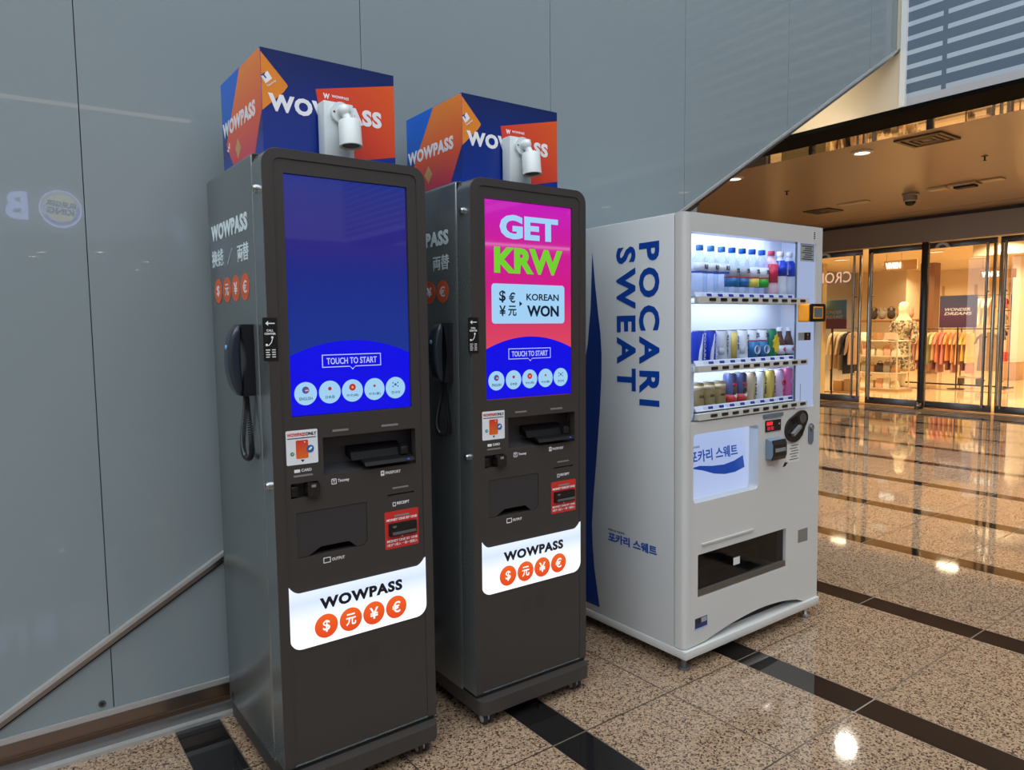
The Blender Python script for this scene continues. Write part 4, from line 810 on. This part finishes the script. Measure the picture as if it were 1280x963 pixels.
for y, lb in ((5.075, 'white arched door sensor above the door with the poster'), (7.02, 'white arched door sensor beside the vending machine top')):
    T = thing('door_sensor', lb, 'sensor', (FX - .012, y, 2.56)); pts = [(.105 * math.cos(math.pi * k / 14), .075 * math.sin(math.pi * k / 14)) for k in range(15)]; inn = [(.055 * math.cos(math.pi * k / 10), .04 * math.sin(math.pi * k / 10)) for k in range(11)]
    MB().prism(pts + inn[::-1], (V((0, 0, 0)), V((0, -1, 0)), V((0, 0, 1)), V((-1, 0, 0))), -.01, .02).build('arch_cover', mat('pale sensor cover ' + lb[:3] + str(y), (206, 214, 228), .3), T); MB().prism(inn, (V((0, 0, 0)), V((0, -1, 0)), V((0, 0, 1)), V((-1, 0, 0))), -.01, .014).build('sensor_eye', mat('blue grey lens %d' % int(y), (70, 90, 120), .15), T)

# ------------------------------------------------------------------ clothes shop behind the glass
SHOPF = mat('cream shop floor', (206, 178, 136), .07, spec=.5); SHOPW = mat('cream shop wall', (226, 204, 166), .6); SHOPC = mat('warm shop ceiling', (228, 204, 164), .5); WOODR = mat('brown ribbed wood', (132, 90, 56), .45); WOODL = mat('light wood', (190, 150, 104), .45)
struct(MB().box(FX, 24, -3, 12, -.1, .001).build('floor_shop', SHOPF)); struct(MB().box(24, 24.2, -3, 12, 0, 3.3).build('wall_shop', SHOPW)); struct(MB().box(FX + .25, 24, -3, 12, 2.98, 3.1).build('ceiling_shop', SHOPC)); struct(MB().box(FX, 24, -3.2, -3, 0, 3.3).build('wall_shop_right', SHOPW))
struct(MB().box(15.6, 15.9, -3, 5.95, 2.66, 2.98).build('trim_30', mat('pale soffit', (214, 196, 168), .5)))
struct(MB().box(20.6, 20.95, 8.76, 9.12, 0, 2.98).build('pillar_ribbed', WOODR)); struct(MB().box(22.6, 24, 10.4, 11.9, 0, 2.98).build('wall_alcove', SHOPW))
for k in range(4): struct(MB().box(23.97 - .0, 24.0, 7.2 + k * .9, 7.26 + k * .9, 0, 2.5).build('trim_%d' % (31 + k), WOODL))
LENS2 = glow('shop lamp lens', (255, 236, 200), 1.3)
def shoplight(x, y, e=45, lb='small round spotlight recessed in the shop ceiling'):
    return downlight(x, y, 2.979, lb, 'spotlights in the shop ceiling', e, WARM, .17, LENS2)
for x in (13.6, 15.2, 17.4, 19.8, 22.4):
    for y in (3.4, 5.4, 7.4, 9.6): shoplight(x, y)
HANG = mat('steel hanger', (180, 176, 170), .3, metal=1.); RODM = mat('dark bronze rod', (70, 54, 40), .35, metal=.7)
def cloth(name, c): return MATS.get(name) or mat(name, c, .8, spec=.2)
def garment(par_loc, w, h, m, label, group, turn=0., sl=.16, flare=1.12, thick=.055, seed=0, lower=None, name='hanging_garment', cat='garment'):
    T = thing(name, label, cat, par_loc, (0, 0, turn), group); rnd = random.Random(seed); N_ = 28; ph = rnd.random() * 6; rows = []
    for t, hw, th in ((0, .05, .6), (.015, .07, .7), (.05, w * .46, .8), (.09, w * .52, .95), (.2, w * .50, 1.), (.45, w * .48, 1.), (.75, w * .5 * (1 + (flare - 1) * .6), 1.1), (1., w * .5 * flare, 1.2)):
        rows.append([(hw * math.cos(a) * (1 + .06 * t * math.sin(7 * a + ph)), thick * th * math.sin(a) * (1 + .25 * t * math.sin(5 * a + ph)), -.07 - h * t) for a in [2 * math.pi * k / N_ for k in range(N_)]])
    MB().rings(rows).build('body', m, T, smooth=True, angle=70)
    for s_ in (-1, 1):
        if sl: MB().rings([[(s_ * (w * .47 + d) + r_ * .9 * math.cos(a) * .6, r_ / .06 * thick * math.sin(a), z - r_ * math.cos(a) * .5 * s_) for a in [2 * math.pi * k / 12 for k in range(12)]] for d, r_, z in ((-.02, .055, -.12), (.03, .06, -.17), (.05 + sl * .15, .055, -.11 - sl), (.05 + sl * .2, .05, -.14 - sl))]).build('sleeve', m, T, smooth=True, angle=70)
    if lower: MB().rings([[(w * .46 * k_ * math.cos(a) * (1 + .08 * math.sin(6 * a + ph)), thick * .9 * math.sin(a), z) for a in [2 * math.pi * k / 20 for k in range(20)]] for k_, z in ((.8, -.07 - h * .97), (.95, -.07 - h * 1.15), (1.0, -.07 - h * 1.34))]).build('skirt', lower, T, smooth=True, angle=70)
    ht = turn if abs(turn) > 1 else 0.; hk = lambda x, z: (x * math.cos(ht), -x * math.sin(ht), z)
    MB().tube([hk(0, -.075), hk(.004, -.03), hk(.018, -.008)] + [hk(.0185 * math.cos(q * .4), .0185 * math.sin(q * .4)) for q in range(8)], .0022, 6).tube([(-w * .40, 0, -.105), (0, 0, -.07), (w * .40, 0, -.105)], .004, 6).build('hanger', HANG, T, smooth=True)
    return T
# long rack of pastel dresses
RX = 16.6; RZ = 1.245
T = thing('clothes_rack', 'long low clothes rack holding pastel dresses', 'clothes rack', (RX, 6.6, 0))
MB().tube([(0, -1.00, .06), (0, -1.00, RZ), (0, 1.06, RZ), (0, 1.06, .06)], .014, 10).build('rail', RODM, T, smooth=True)
for y in (-1.00, 1.06): MB().box(-.26, .26, y - .02, y + .02, .03, .06).build('foot', RODM, T); 
MB().box(-.02, .02, -1.00, 1.06, .05, .08).build('cross_bar', RODM, T); MB().box(-.16, .16, -.50, -.12, .22, .245).build('low_tray', WOODL, T)
for y in (-.48, -.14): MB().box(-.15, .15, y - .01, y + .01, .08, .22).build('tray_leg', RODM, T)
PAST = [('coral cloth', (232, 150, 116)), ('coral cloth', (232, 150, 116)), ('dusty pink cloth', (226, 172, 150)), ('peach cloth', (238, 186, 146)), ('salmon cloth', (230, 148, 120)), ('sage cloth', (190, 196, 140)), ('pale peach cloth', (242, 200, 150)), ('coral cloth', (232, 150, 116)), ('rose cloth', (220, 140, 124)), ('orange cloth', (240, 170, 100)), ('apricot cloth', (240, 184, 120)), ('peach cloth', (238, 186, 146)), ('lemon cloth', (236, 204, 110)), ('mustard cloth', (226, 190, 96))]
LOWC = [cloth('plum skirt cloth', (140, 84, 84)), cloth('dusty skirt cloth', (206, 150, 130)), None]
for k, (nm, c) in enumerate(PAST):
    garment((RX, 7.57 - k * .0965, RZ), .40, .60 + .04 * ((k * 7) % 3), cloth(nm, c), '%s dress on the pastel rack, number %s from the left' % (nm.replace(' cloth', ''), ('one two three four five six seven eight nine ten eleven twelve thirteen fourteen'.split()[k])), 'pastel dresses on the long rack', turn=.03 * (-1) ** k, seed=k, lower=LOWC[k % 3], thick=.029)
garment((RX, 5.98, RZ), .34, .80, cloth('taupe cloth', (162, 134, 108)), 'taupe short sleeved top facing out at right end of pastel rack', 'pastel dresses on the long rack', turn=math.pi / 2, seed=40, thick=.05)
POST1 = gradient('violet poster print', [(0, (64, 36, 62)), (.4, (78, 40, 68)), (.7, (64, 60, 92)), (1, (60, 64, 88))], 'Z', .35); POST2 = gradient('blue and red poster print', [(0, (122, 44, 56)), (.3, (130, 56, 66)), (.42, (110, 138, 160)), (1, (88, 136, 170))], 'Z', .35); SILV = mat('silver print', (200, 200, 206), .35)
def poster(x, y0, y1, z0, z1, m, label):
    T = thing('poster_stand', label, 'poster', (x, (y0 + y1) / 2, 0)); w = (y1 - y0) / 2
    MB().box(-.012, .012, -w, w, z0, z1).build('panel', m, T); MB().cyl((.02, 0, 0), (.02, 0, z0 + .1), .014, seg=10).build('pole', RODM, T, smooth=True); MB().lathe([(0, 0), (.16, 0), (.16, .012), (.02, .022), (0, .022)], (.02, 0, 0), 24).build('base', RODM, T, smooth=True)
    zc = z0 + (z1 - z0) * .52
    text('poster_text', 'WONDER', SILV, T, (-.0122, w * .70, zc), (0, -1, 0), (0, 0, 1), w * 1.35, .062, .02, shear=.3); text('poster_text', 'DREAMS', SILV, T, (-.0122, w * .74, zc - .085), (0, -1, 0), (0, 0, 1), w * 1.5, .062, .02, shear=.3)
poster(16.2, 6.06, 6.76, 1.275, 1.935, POST1, 'violet poster panel lettered in silver above the pastel rack'); poster(12.84, 6.95, 7.50, 1.29, 1.82, POST2, 'blue and red poster panel beside the vending machine')
# left rack with a dark coat
T = thing('clothes_rack', 'short clothes rack with cream and dark coats near the vending machine', 'clothes rack', (13.35, 7.22, 0))
MB().tube([(0, -.22, .03), (0, -.22, 1.30), (0, .30, 1.30), (0, .30, .03)], .012, 10).build('rail', RODM, T, smooth=True); MB().box(-.2, .2, -.26, .34, .06, .085).build('base_shelf', WOODL, T)
for k, (c, nm, h) in enumerate((((226, 206, 170), 'cream', .72), ((214, 186, 146), 'sand', .70), ((232, 214, 184), 'ivory', .74), ((44, 38, 40), 'black', .80), ((196, 160, 120), 'camel', .62))):
    garment((13.35, 7.44 - k * .09, 1.30), .40, h, cloth(nm + ' coat cloth', c), nm + ' coat on the short rack beside the vending machine', 'coats on the short rack', turn=.0, seed=60 + k, sl=.34, flare=1.05, thick=.027)
BAGP = mat('paper bag', (206, 170, 120), .7)
for k, (y, h, lb) in enumerate(((7.105, .24, 'taller kraft paper bag on the short rack base'), (7.325, .20, 'shorter kraft paper bag on the short rack base'))):
    T = thing('paper_bag', lb, 'bag', (13.35, y + .015, .088)); MB().box(-.07, .07, -.09, .09, 0, h, .004).build('body', BAGP, T, smooth=True); MB().tube([(-.02 + 0, -.04, h), (0, -.03, h + .06), (0, .03, h + .06), (0, .04, h)], .003, 6).build('handle', WOODL, T, smooth=True)
struct(MB().box(12.6, 12.75, 7.30, 8.2, .07, 2.5).build('wall_display_board', mat('yellow cream board', (232, 204, 140), .5)))
# bag shelf, three tiers
SH = thing('display_shelf', 'white three tier display shelf with bags and folded clothes', 'shelf', (15.0, 7.42, 0)); SW = mat('white shelf', (214, 198, 166), .4)
for z in (.06, .38, .72, 1.03): MB().box(-.28, .28, -.52, .46, z - .02, z, .003).build('shelf_board', SW, SH, smooth=True)
for y in (-.50, .44):
    for x in (-.26, .26): MB().box(x - .012, x + .012, y - .012, y + .012, 0, 1.03).build('upright', SW, SH)
MB().box(-.30, .30, -.56, .50, 0, .05).build('plinth', WOODL, SH)
BC = [cloth('canvas', (222, 204, 168)), cloth('tan leather', (176, 130, 86)), cloth('ivory canvas', (238, 228, 206)), cloth('grey canvas', (150, 138, 122)), cloth('blush canvas', (226, 178, 150)), cloth('dark leather', (70, 56, 48))]
tier = ('bottom', 'middle', 'top')
for q, z in enumerate((.06, .38, .72)):
    for k in range(6):
        y = -.42 + k * .155; h = .15 + .035 * ((k * 5 + q * 3) % 3); m = BC[(k * 2 + q) % 6]
        T = thing('handbag', '%s handbag, %s from the right on the %s tier' % (m.name.replace(' canvas', '').replace(' leather', '').replace('canvas', 'beige'), ('first', 'second', 'third', 'fourth', 'fifth', 'sixth')[k], tier[q]), 'bag', (14.86, 7.42 + y, z + .0015), (0, 0, .2 * ((k % 3) - 1)), 'handbags on the display shelf')
        w = .062; MB().rings([[(sx * d_, sy * w * s_, zz) for sx, sy in ((-1, -1), (1, -1), (1, 1), (-1, 1))] for d_, s_, zz in ((.05, 1., 0), (.055, 1.08, h * .3), (.035, .95, h * .9), (.02, .9, h))]).build('body', m, T, smooth=True)
        MB().tube([(0, -w * .6, h), (-.01, -w * .4, h + .045), (-.01, w * .4, h + .045), (0, w * .6, h)], .006, 6).build('handle', m, T, smooth=True)
for k, (y, c, lb) in enumerate(((-.30, 'blush canvas', 'pink folded garment lying on shelf top'), (.02, 'tan leather', 'tan folded garment lying on shelf top'), (.28, 'ivory canvas', 'ivory folded garment lying on shelf top'))):
    T = tag(MB().rings([[(sx * (.12 - .02 * t), sy * (.10 - .015 * t), .14 * t + .012 * math.sin(5 * sx + k)) for sx, sy in ((-1, -1), (0, -1.1), (1, -1), (1.1, 0), (1, 1), (0, 1.1), (-1, 1), (-1.1, 0))] for t in (0, .3, .6, 1)]).build('folded_garment', MATS[c], None, smooth=True, loc=(14.9, 7.42 + y, 1.042)), lb, 'garment')
# mannequin in a floral dress with a scarf over its head
FLOR = mat('floral dress cloth', (150, 140, 120), .8); n, l, b = nt(FLOR); tc = n.new('ShaderNodeTexCoord'); vo = n.new('ShaderNodeTexVoronoi'); vo.inputs['Scale'].default_value = 26; l.new(tc.outputs['Object'], vo.inputs['Vector']); sc_ = n.new('ShaderNodeSeparateColor'); l.new(vo.outputs['Color'], sc_.inputs[0])
l.new(ramp(FLOR, sc_.outputs[0], [(0, (92, 80, 62)), (.35, (130, 114, 88)), (.5, (176, 154, 116)), (.8, (200, 178, 136)), (1, (140, 124, 96))], 'CONSTANT').outputs[0], b.inputs['Base Color'])
MQ = thing('mannequin', 'mannequin in a floral dress and cream head scarf behind the shelf', 'mannequin', (15.75, 7.28, 0), (0, 0, math.pi))
def ell(rows_, n_=20): return MB().rings([[(rx * math.cos(a) + ox, ry * math.sin(a), z) for a in [2 * math.pi * k / n_ for k in range(n_)]] for rx, ry, ox, z in rows_])
SKINM = mat('cream mannequin', (226, 204, 166), .5)
ell([(.05, .06, 0, .06), (.06, .09, 0, .3), (.07, .11, 0, .55), (.10, .15, 0, .8), (.085, .12, 0, 1.05), (.10, .15, 0, 1.25), (.10, .19, 0, 1.42), (.05, .06, 0, 1.50), (.045, .05, 0, 1.56), (.085, .075, .01, 1.63), (.095, .08, .01, 1.70), (.08, .07, 0, 1.78), (.03, .03, 0, 1.81)]).build('body', SKINM, MQ, smooth=True, angle=80)
ell([(.20, .24, 0, .42), (.17, .22, 0, .60), (.13, .18, 0, .85), (.10, .14, 0, 1.07), (.12, .17, 0, 1.25), (.12, .205, 0, 1.40), (.08, .13, 0, 1.47), (.055, .06, 0, 1.50)], 28).build('dress', FLOR, MQ, smooth=True, angle=80)
for s_ in (-1, 1): MB().tube([(0, s_ * .19, 1.42), (.0, s_ * .25, 1.28), (.03, s_ * .27, 1.12), (.10, s_ * .24, .98)], .048, 12).build('sleeve', FLOR, MQ, smooth=True)
ell([(.10, .17, 0, 1.44), (.075, .10, 0, 1.54), (.10, .095, 0, 1.62), (.115, .10, .0, 1.71), (.10, .09, -.01, 1.79), (.04, .04, -.01, 1.83)], 20).build('head_scarf', cloth('cream scarf', (236, 220, 186)), MQ, smooth=True, angle=80)
MB().box(-.16, .16, -.20, .20, .0, .02, .004).cyl((0, 0, .02), (0, 0, .1), .015).build('stand_base', HANG, MQ, smooth=True)
# back wall shelf with hats and plush bags
T = thing('wall_shelf', 'long light wood shelf on the shop back wall', 'shelf', (20.9, 10.0, 1.46)); MB().box(-.22, .22, -.95, .95, 0, .03).build('board', WOODL, T); MB().box(-.02, .22, -.95, .95, -.05, 0).build('bracket_rail', WOODL, T)
for y in (-.9, 0, .9): MB().box(-.02, .02, y - .02, y + .02, -1.46, 0).build('support', WOODL, T)
for k, (y, c, lb) in enumerate(((10.48, 'dark leather', 'dark plush bag at left end of wall shelf'), (10.235, 'grey canvas', 'grey plush bag on wall shelf'), (9.985, 'dark leather', 'second dark plush bag on wall shelf, nearer the mannequin'), (9.72, 'tan leather', 'tan plush bag on wall shelf right of the mannequin'), (9.48, 'blush canvas', 'blush plush bag at right end of wall shelf'))):
    T = thing('plush_bag', lb, 'bag', (20.85, y, 1.49)); MB().ball((0, 0, .13), .13, (.7, .85, 1)).build('body', MATS[c], T, smooth=True, angle=80)
    for s_ in (-1, 1): MB().ball((0, s_ * .07, .27), .05, (.5, .8, 1.2), 10, 8).build('ear', MATS[c], T, smooth=True, angle=80)
    MB().tube([(0, -.05, .24), (0, -.03, .36), (0, .03, .36), (0, .05, .24)], .008, 6).build('strap', MATS[c], T, smooth=True)
# white garments, red garment on the back rail
T = thing('clothes_rack', 'high wall rail with white tops at the back of the shop', 'clothes rack', (20.6, 7.5, 0)); MB().tube([(0, -.55, 0), (0, -.55, 2.06), (0, .55, 2.06), (0, .55, 0)], .014, 8).tube([(0, -.55, 1.66), (0, -.25, 1.66)], .012, 8).tube([(0, -.55, 1.27), (0, -.25, 1.27)], .012, 8).build('rail', RODM, T, smooth=True)
for k in range(5): garment((20.6, 7.86 - k * .12, 2.06), .42, .68, cloth('white cloth', (240, 228, 204)) if k != 4 else cloth('cream knit', (232, 214, 180)), 'white top on the high back rail, %s from the left' % ('first', 'second', 'third', 'fourth', 'fifth')[k], 'white tops on the back rail', turn=.04, seed=80 + k, thick=.034)
for k, (c, z, h, lb) in enumerate(((( 206, 58, 40), 2.06, .27, 'red top hanging high at the back of the shop'), ((176, 166, 150), 1.66, .27, 'grey top hanging below the red one'), ((84, 62, 54), 1.27, .27, 'brown top hanging below the grey one'))): garment((20.6, 7.12, z), .30, h, cloth(lb[:4] + ' top cloth', c), lb, None, turn=.0, seed=90 + k, sl=.08)
# counter, boxes and white column
T = thing('display_counter', 'light wood display counter at right of the shop', 'counter', (19.75, 6.60, 0)); MB().box(-.3, .3, -.16, .20, 0, .42, .004).build('body', WOODL, T, smooth=True); MB().box(-.31, .31, -.17, .21, .42, .44).build('top', mat('tan counter top', (206, 166, 120), .35), T)
for k in range(4): T = tag(MB().box(-.10, .10, -.08, .08, 0, .055, .003).build('gift_box', cloth('red box paper', (190, 70, 50)), None, smooth=True, loc=(19.60, 6.74, .441 + k * .0565)), 'red gift box stacked on the counter, %s from the bottom' % ('first', 'second', 'third', 'fourth')[k], 'box', 'red boxes on the counter')
struct(MB().box(20.2, 20.5, 6.50, 6.80, 0, 2.98).build('pillar_shop', mat('white column paint', (236, 224, 200), .5)))
# lit and lettered signs
LETW = glow('lit sign letters', (255, 246, 226), 2.2)
def hangsign(x, yl, z, w, h, body, label):
    T = thing('hanging_sign', label, 'sign', (x, yl, z)); text('letters', body, LETW, T, (-.02, 0, 0), (0, -1, 0), (0, 0, 1), w, h, .03, depth=.02); MB().box(-.004, .02, -w - .35, .05, -.04, h + .04).build('board', mat('tan sign board ' + body, (196, 158, 108), .5), T)
    for y in (0, -w): MB().cyl((.01, y, h + .04), (.01, y, 2.98 - z), .005, seg=8).build('hanging_rod', HANG, T)
hangsign(17.0, 8.29, 2.63, .34, .14, 'VIVIEN', 'lit white VIVIEN sign hanging in the shop'); hangsign(19.6, 7.25, 2.46, .36, .13, 'VENUS', 'lit white sign starting VEN hanging deeper in the shop')
PINKL = glow('reflected pink letters', (244, 196, 172), 1.0)
T = thing('reflected_lettering', 'pale pink mirrored letters standing for a sign reflected in the shop glass', 'lettering', (12.45, 7.30, 2.12)); text('letters', 'CROIS', PINKL, T, (0, -.62, 0), (0, 1, 0), (0, 0, 1), .66, .19, .0, depth=.004); MB().box(-.004, .001, -.64, .10, -.012, -.004).build('added_bar', HANG, T)  # stands in for a sign's reflection in the doors; bar and wires are added
for y in (-.60, .06): MB().cyl((0, y, -.004), (0, y, .86), .002, seg=6).build('added_wire', HANG, T)

# ------------------------------------------------------------------ burger restaurant sign on the far fascia, mirrored in the glass wall
T = thing('restaurant_sign', 'lit restaurant sign with round emblem, mirrored in the grey glass wall', 'sign', (.62, -7.98, 3.31))
RF = (V((0, 0, 0)), V((-1, 0, 0)), V((0, 0, 1)), V((0, 1, 0)))
SW_ = glow('sign violet white', (170, 180, 240), 12.0); SY = glow('sign bun yellow', (200, 190, 150), 9.0); SR = glow('sign red', (60, 20, 40), 1.0); SB = glow('sign blue', (90, 100, 220), 8.0)
d = MB().prism(circ(0, 0, .285, 40), RF, 0, .05).build('emblem', SW_, T)
MB().prism(circ(0, 0, .268, 40), RF, .051, .054).build('emblem_field', glow('sign field', (180, 180, 205), 8.0), d)
MB().prism([(.25 * math.cos(math.radians(a)), .25 * math.sin(math.radians(a))) for a in range(165, 345, 10)] + [(.21 * math.cos(math.radians(a)) , .19 * math.sin(math.radians(a)) - .02) for a in range(335, 170, -10)], RF, .055, .06).build('emblem_crescent', SB, d)
MB().prism([(.19 * math.cos(math.radians(a)), .085 + .13 * math.sin(math.radians(a))) for a in range(0, 181, 15)], RF, .055, .06).build('emblem_bun', SY, d); MB().prism([(.17 * math.cos(math.radians(a)), -.10 + .09 * math.sin(math.radians(a))) for a in range(180, 361, 15)], RF, .061, .066).build('emblem_bun', SY, d)
text('emblem_text', 'BURGER', SR, d, (.20, .061, .0), (-1, 0, .12), (.12, 0, 1), .40, .085, .04, depth=.006); text('emblem_text', 'KING', SR, d, (.17, .062, -.115), (-1, 0, .12), (.12, 0, 1), .36, .095, .04, depth=.006)
text('letters', 'B', SW_, T, (-.425, .0, -.19), (-1, 0, 0), (0, 0, 1), .285, .41, .03, depth=.05); text('letters', 'URGER KING', SW_, T, (-.80, .0, -.19), (-1, 0, 0), (0, 0, 1), 3.3, .41, .03, depth=.05)
LENS3 = glow('rear lamp lens', (255, 246, 232), 22.)
for x, y in ((.24, -12.2), (.38, -11.2), (1.32, -10.7), (2.33, -12.5), (2.45, -15.0), (3.2, -23.2), (3.48, -20.5), (-1.2, -11.2), (-2.6, -13.), (-4., -11.), (4.6, -11.4)): downlight(x, y, 2.949, 'round downlight in the low ceiling mirrored by the glass wall', 'downlights of the low rear ceiling', 18, (1, .9, .78), .08, LENS3)
T = thing('wall_plug', 'small dark round plug low on the grey glass wall by the panel joint', 'plug', wpt(.195, GO, .152), (0, 0, -WY)); MB().cyl((0, 0, 0), (0, -.004, 0), .011, seg=20).build('cap', mat('dark plug', (58, 66, 62), .4), T, smooth=True); MB().cyl((0, -.004, 0), (0, -.005, 0), .005, seg=12).build('screw', GAP, T)
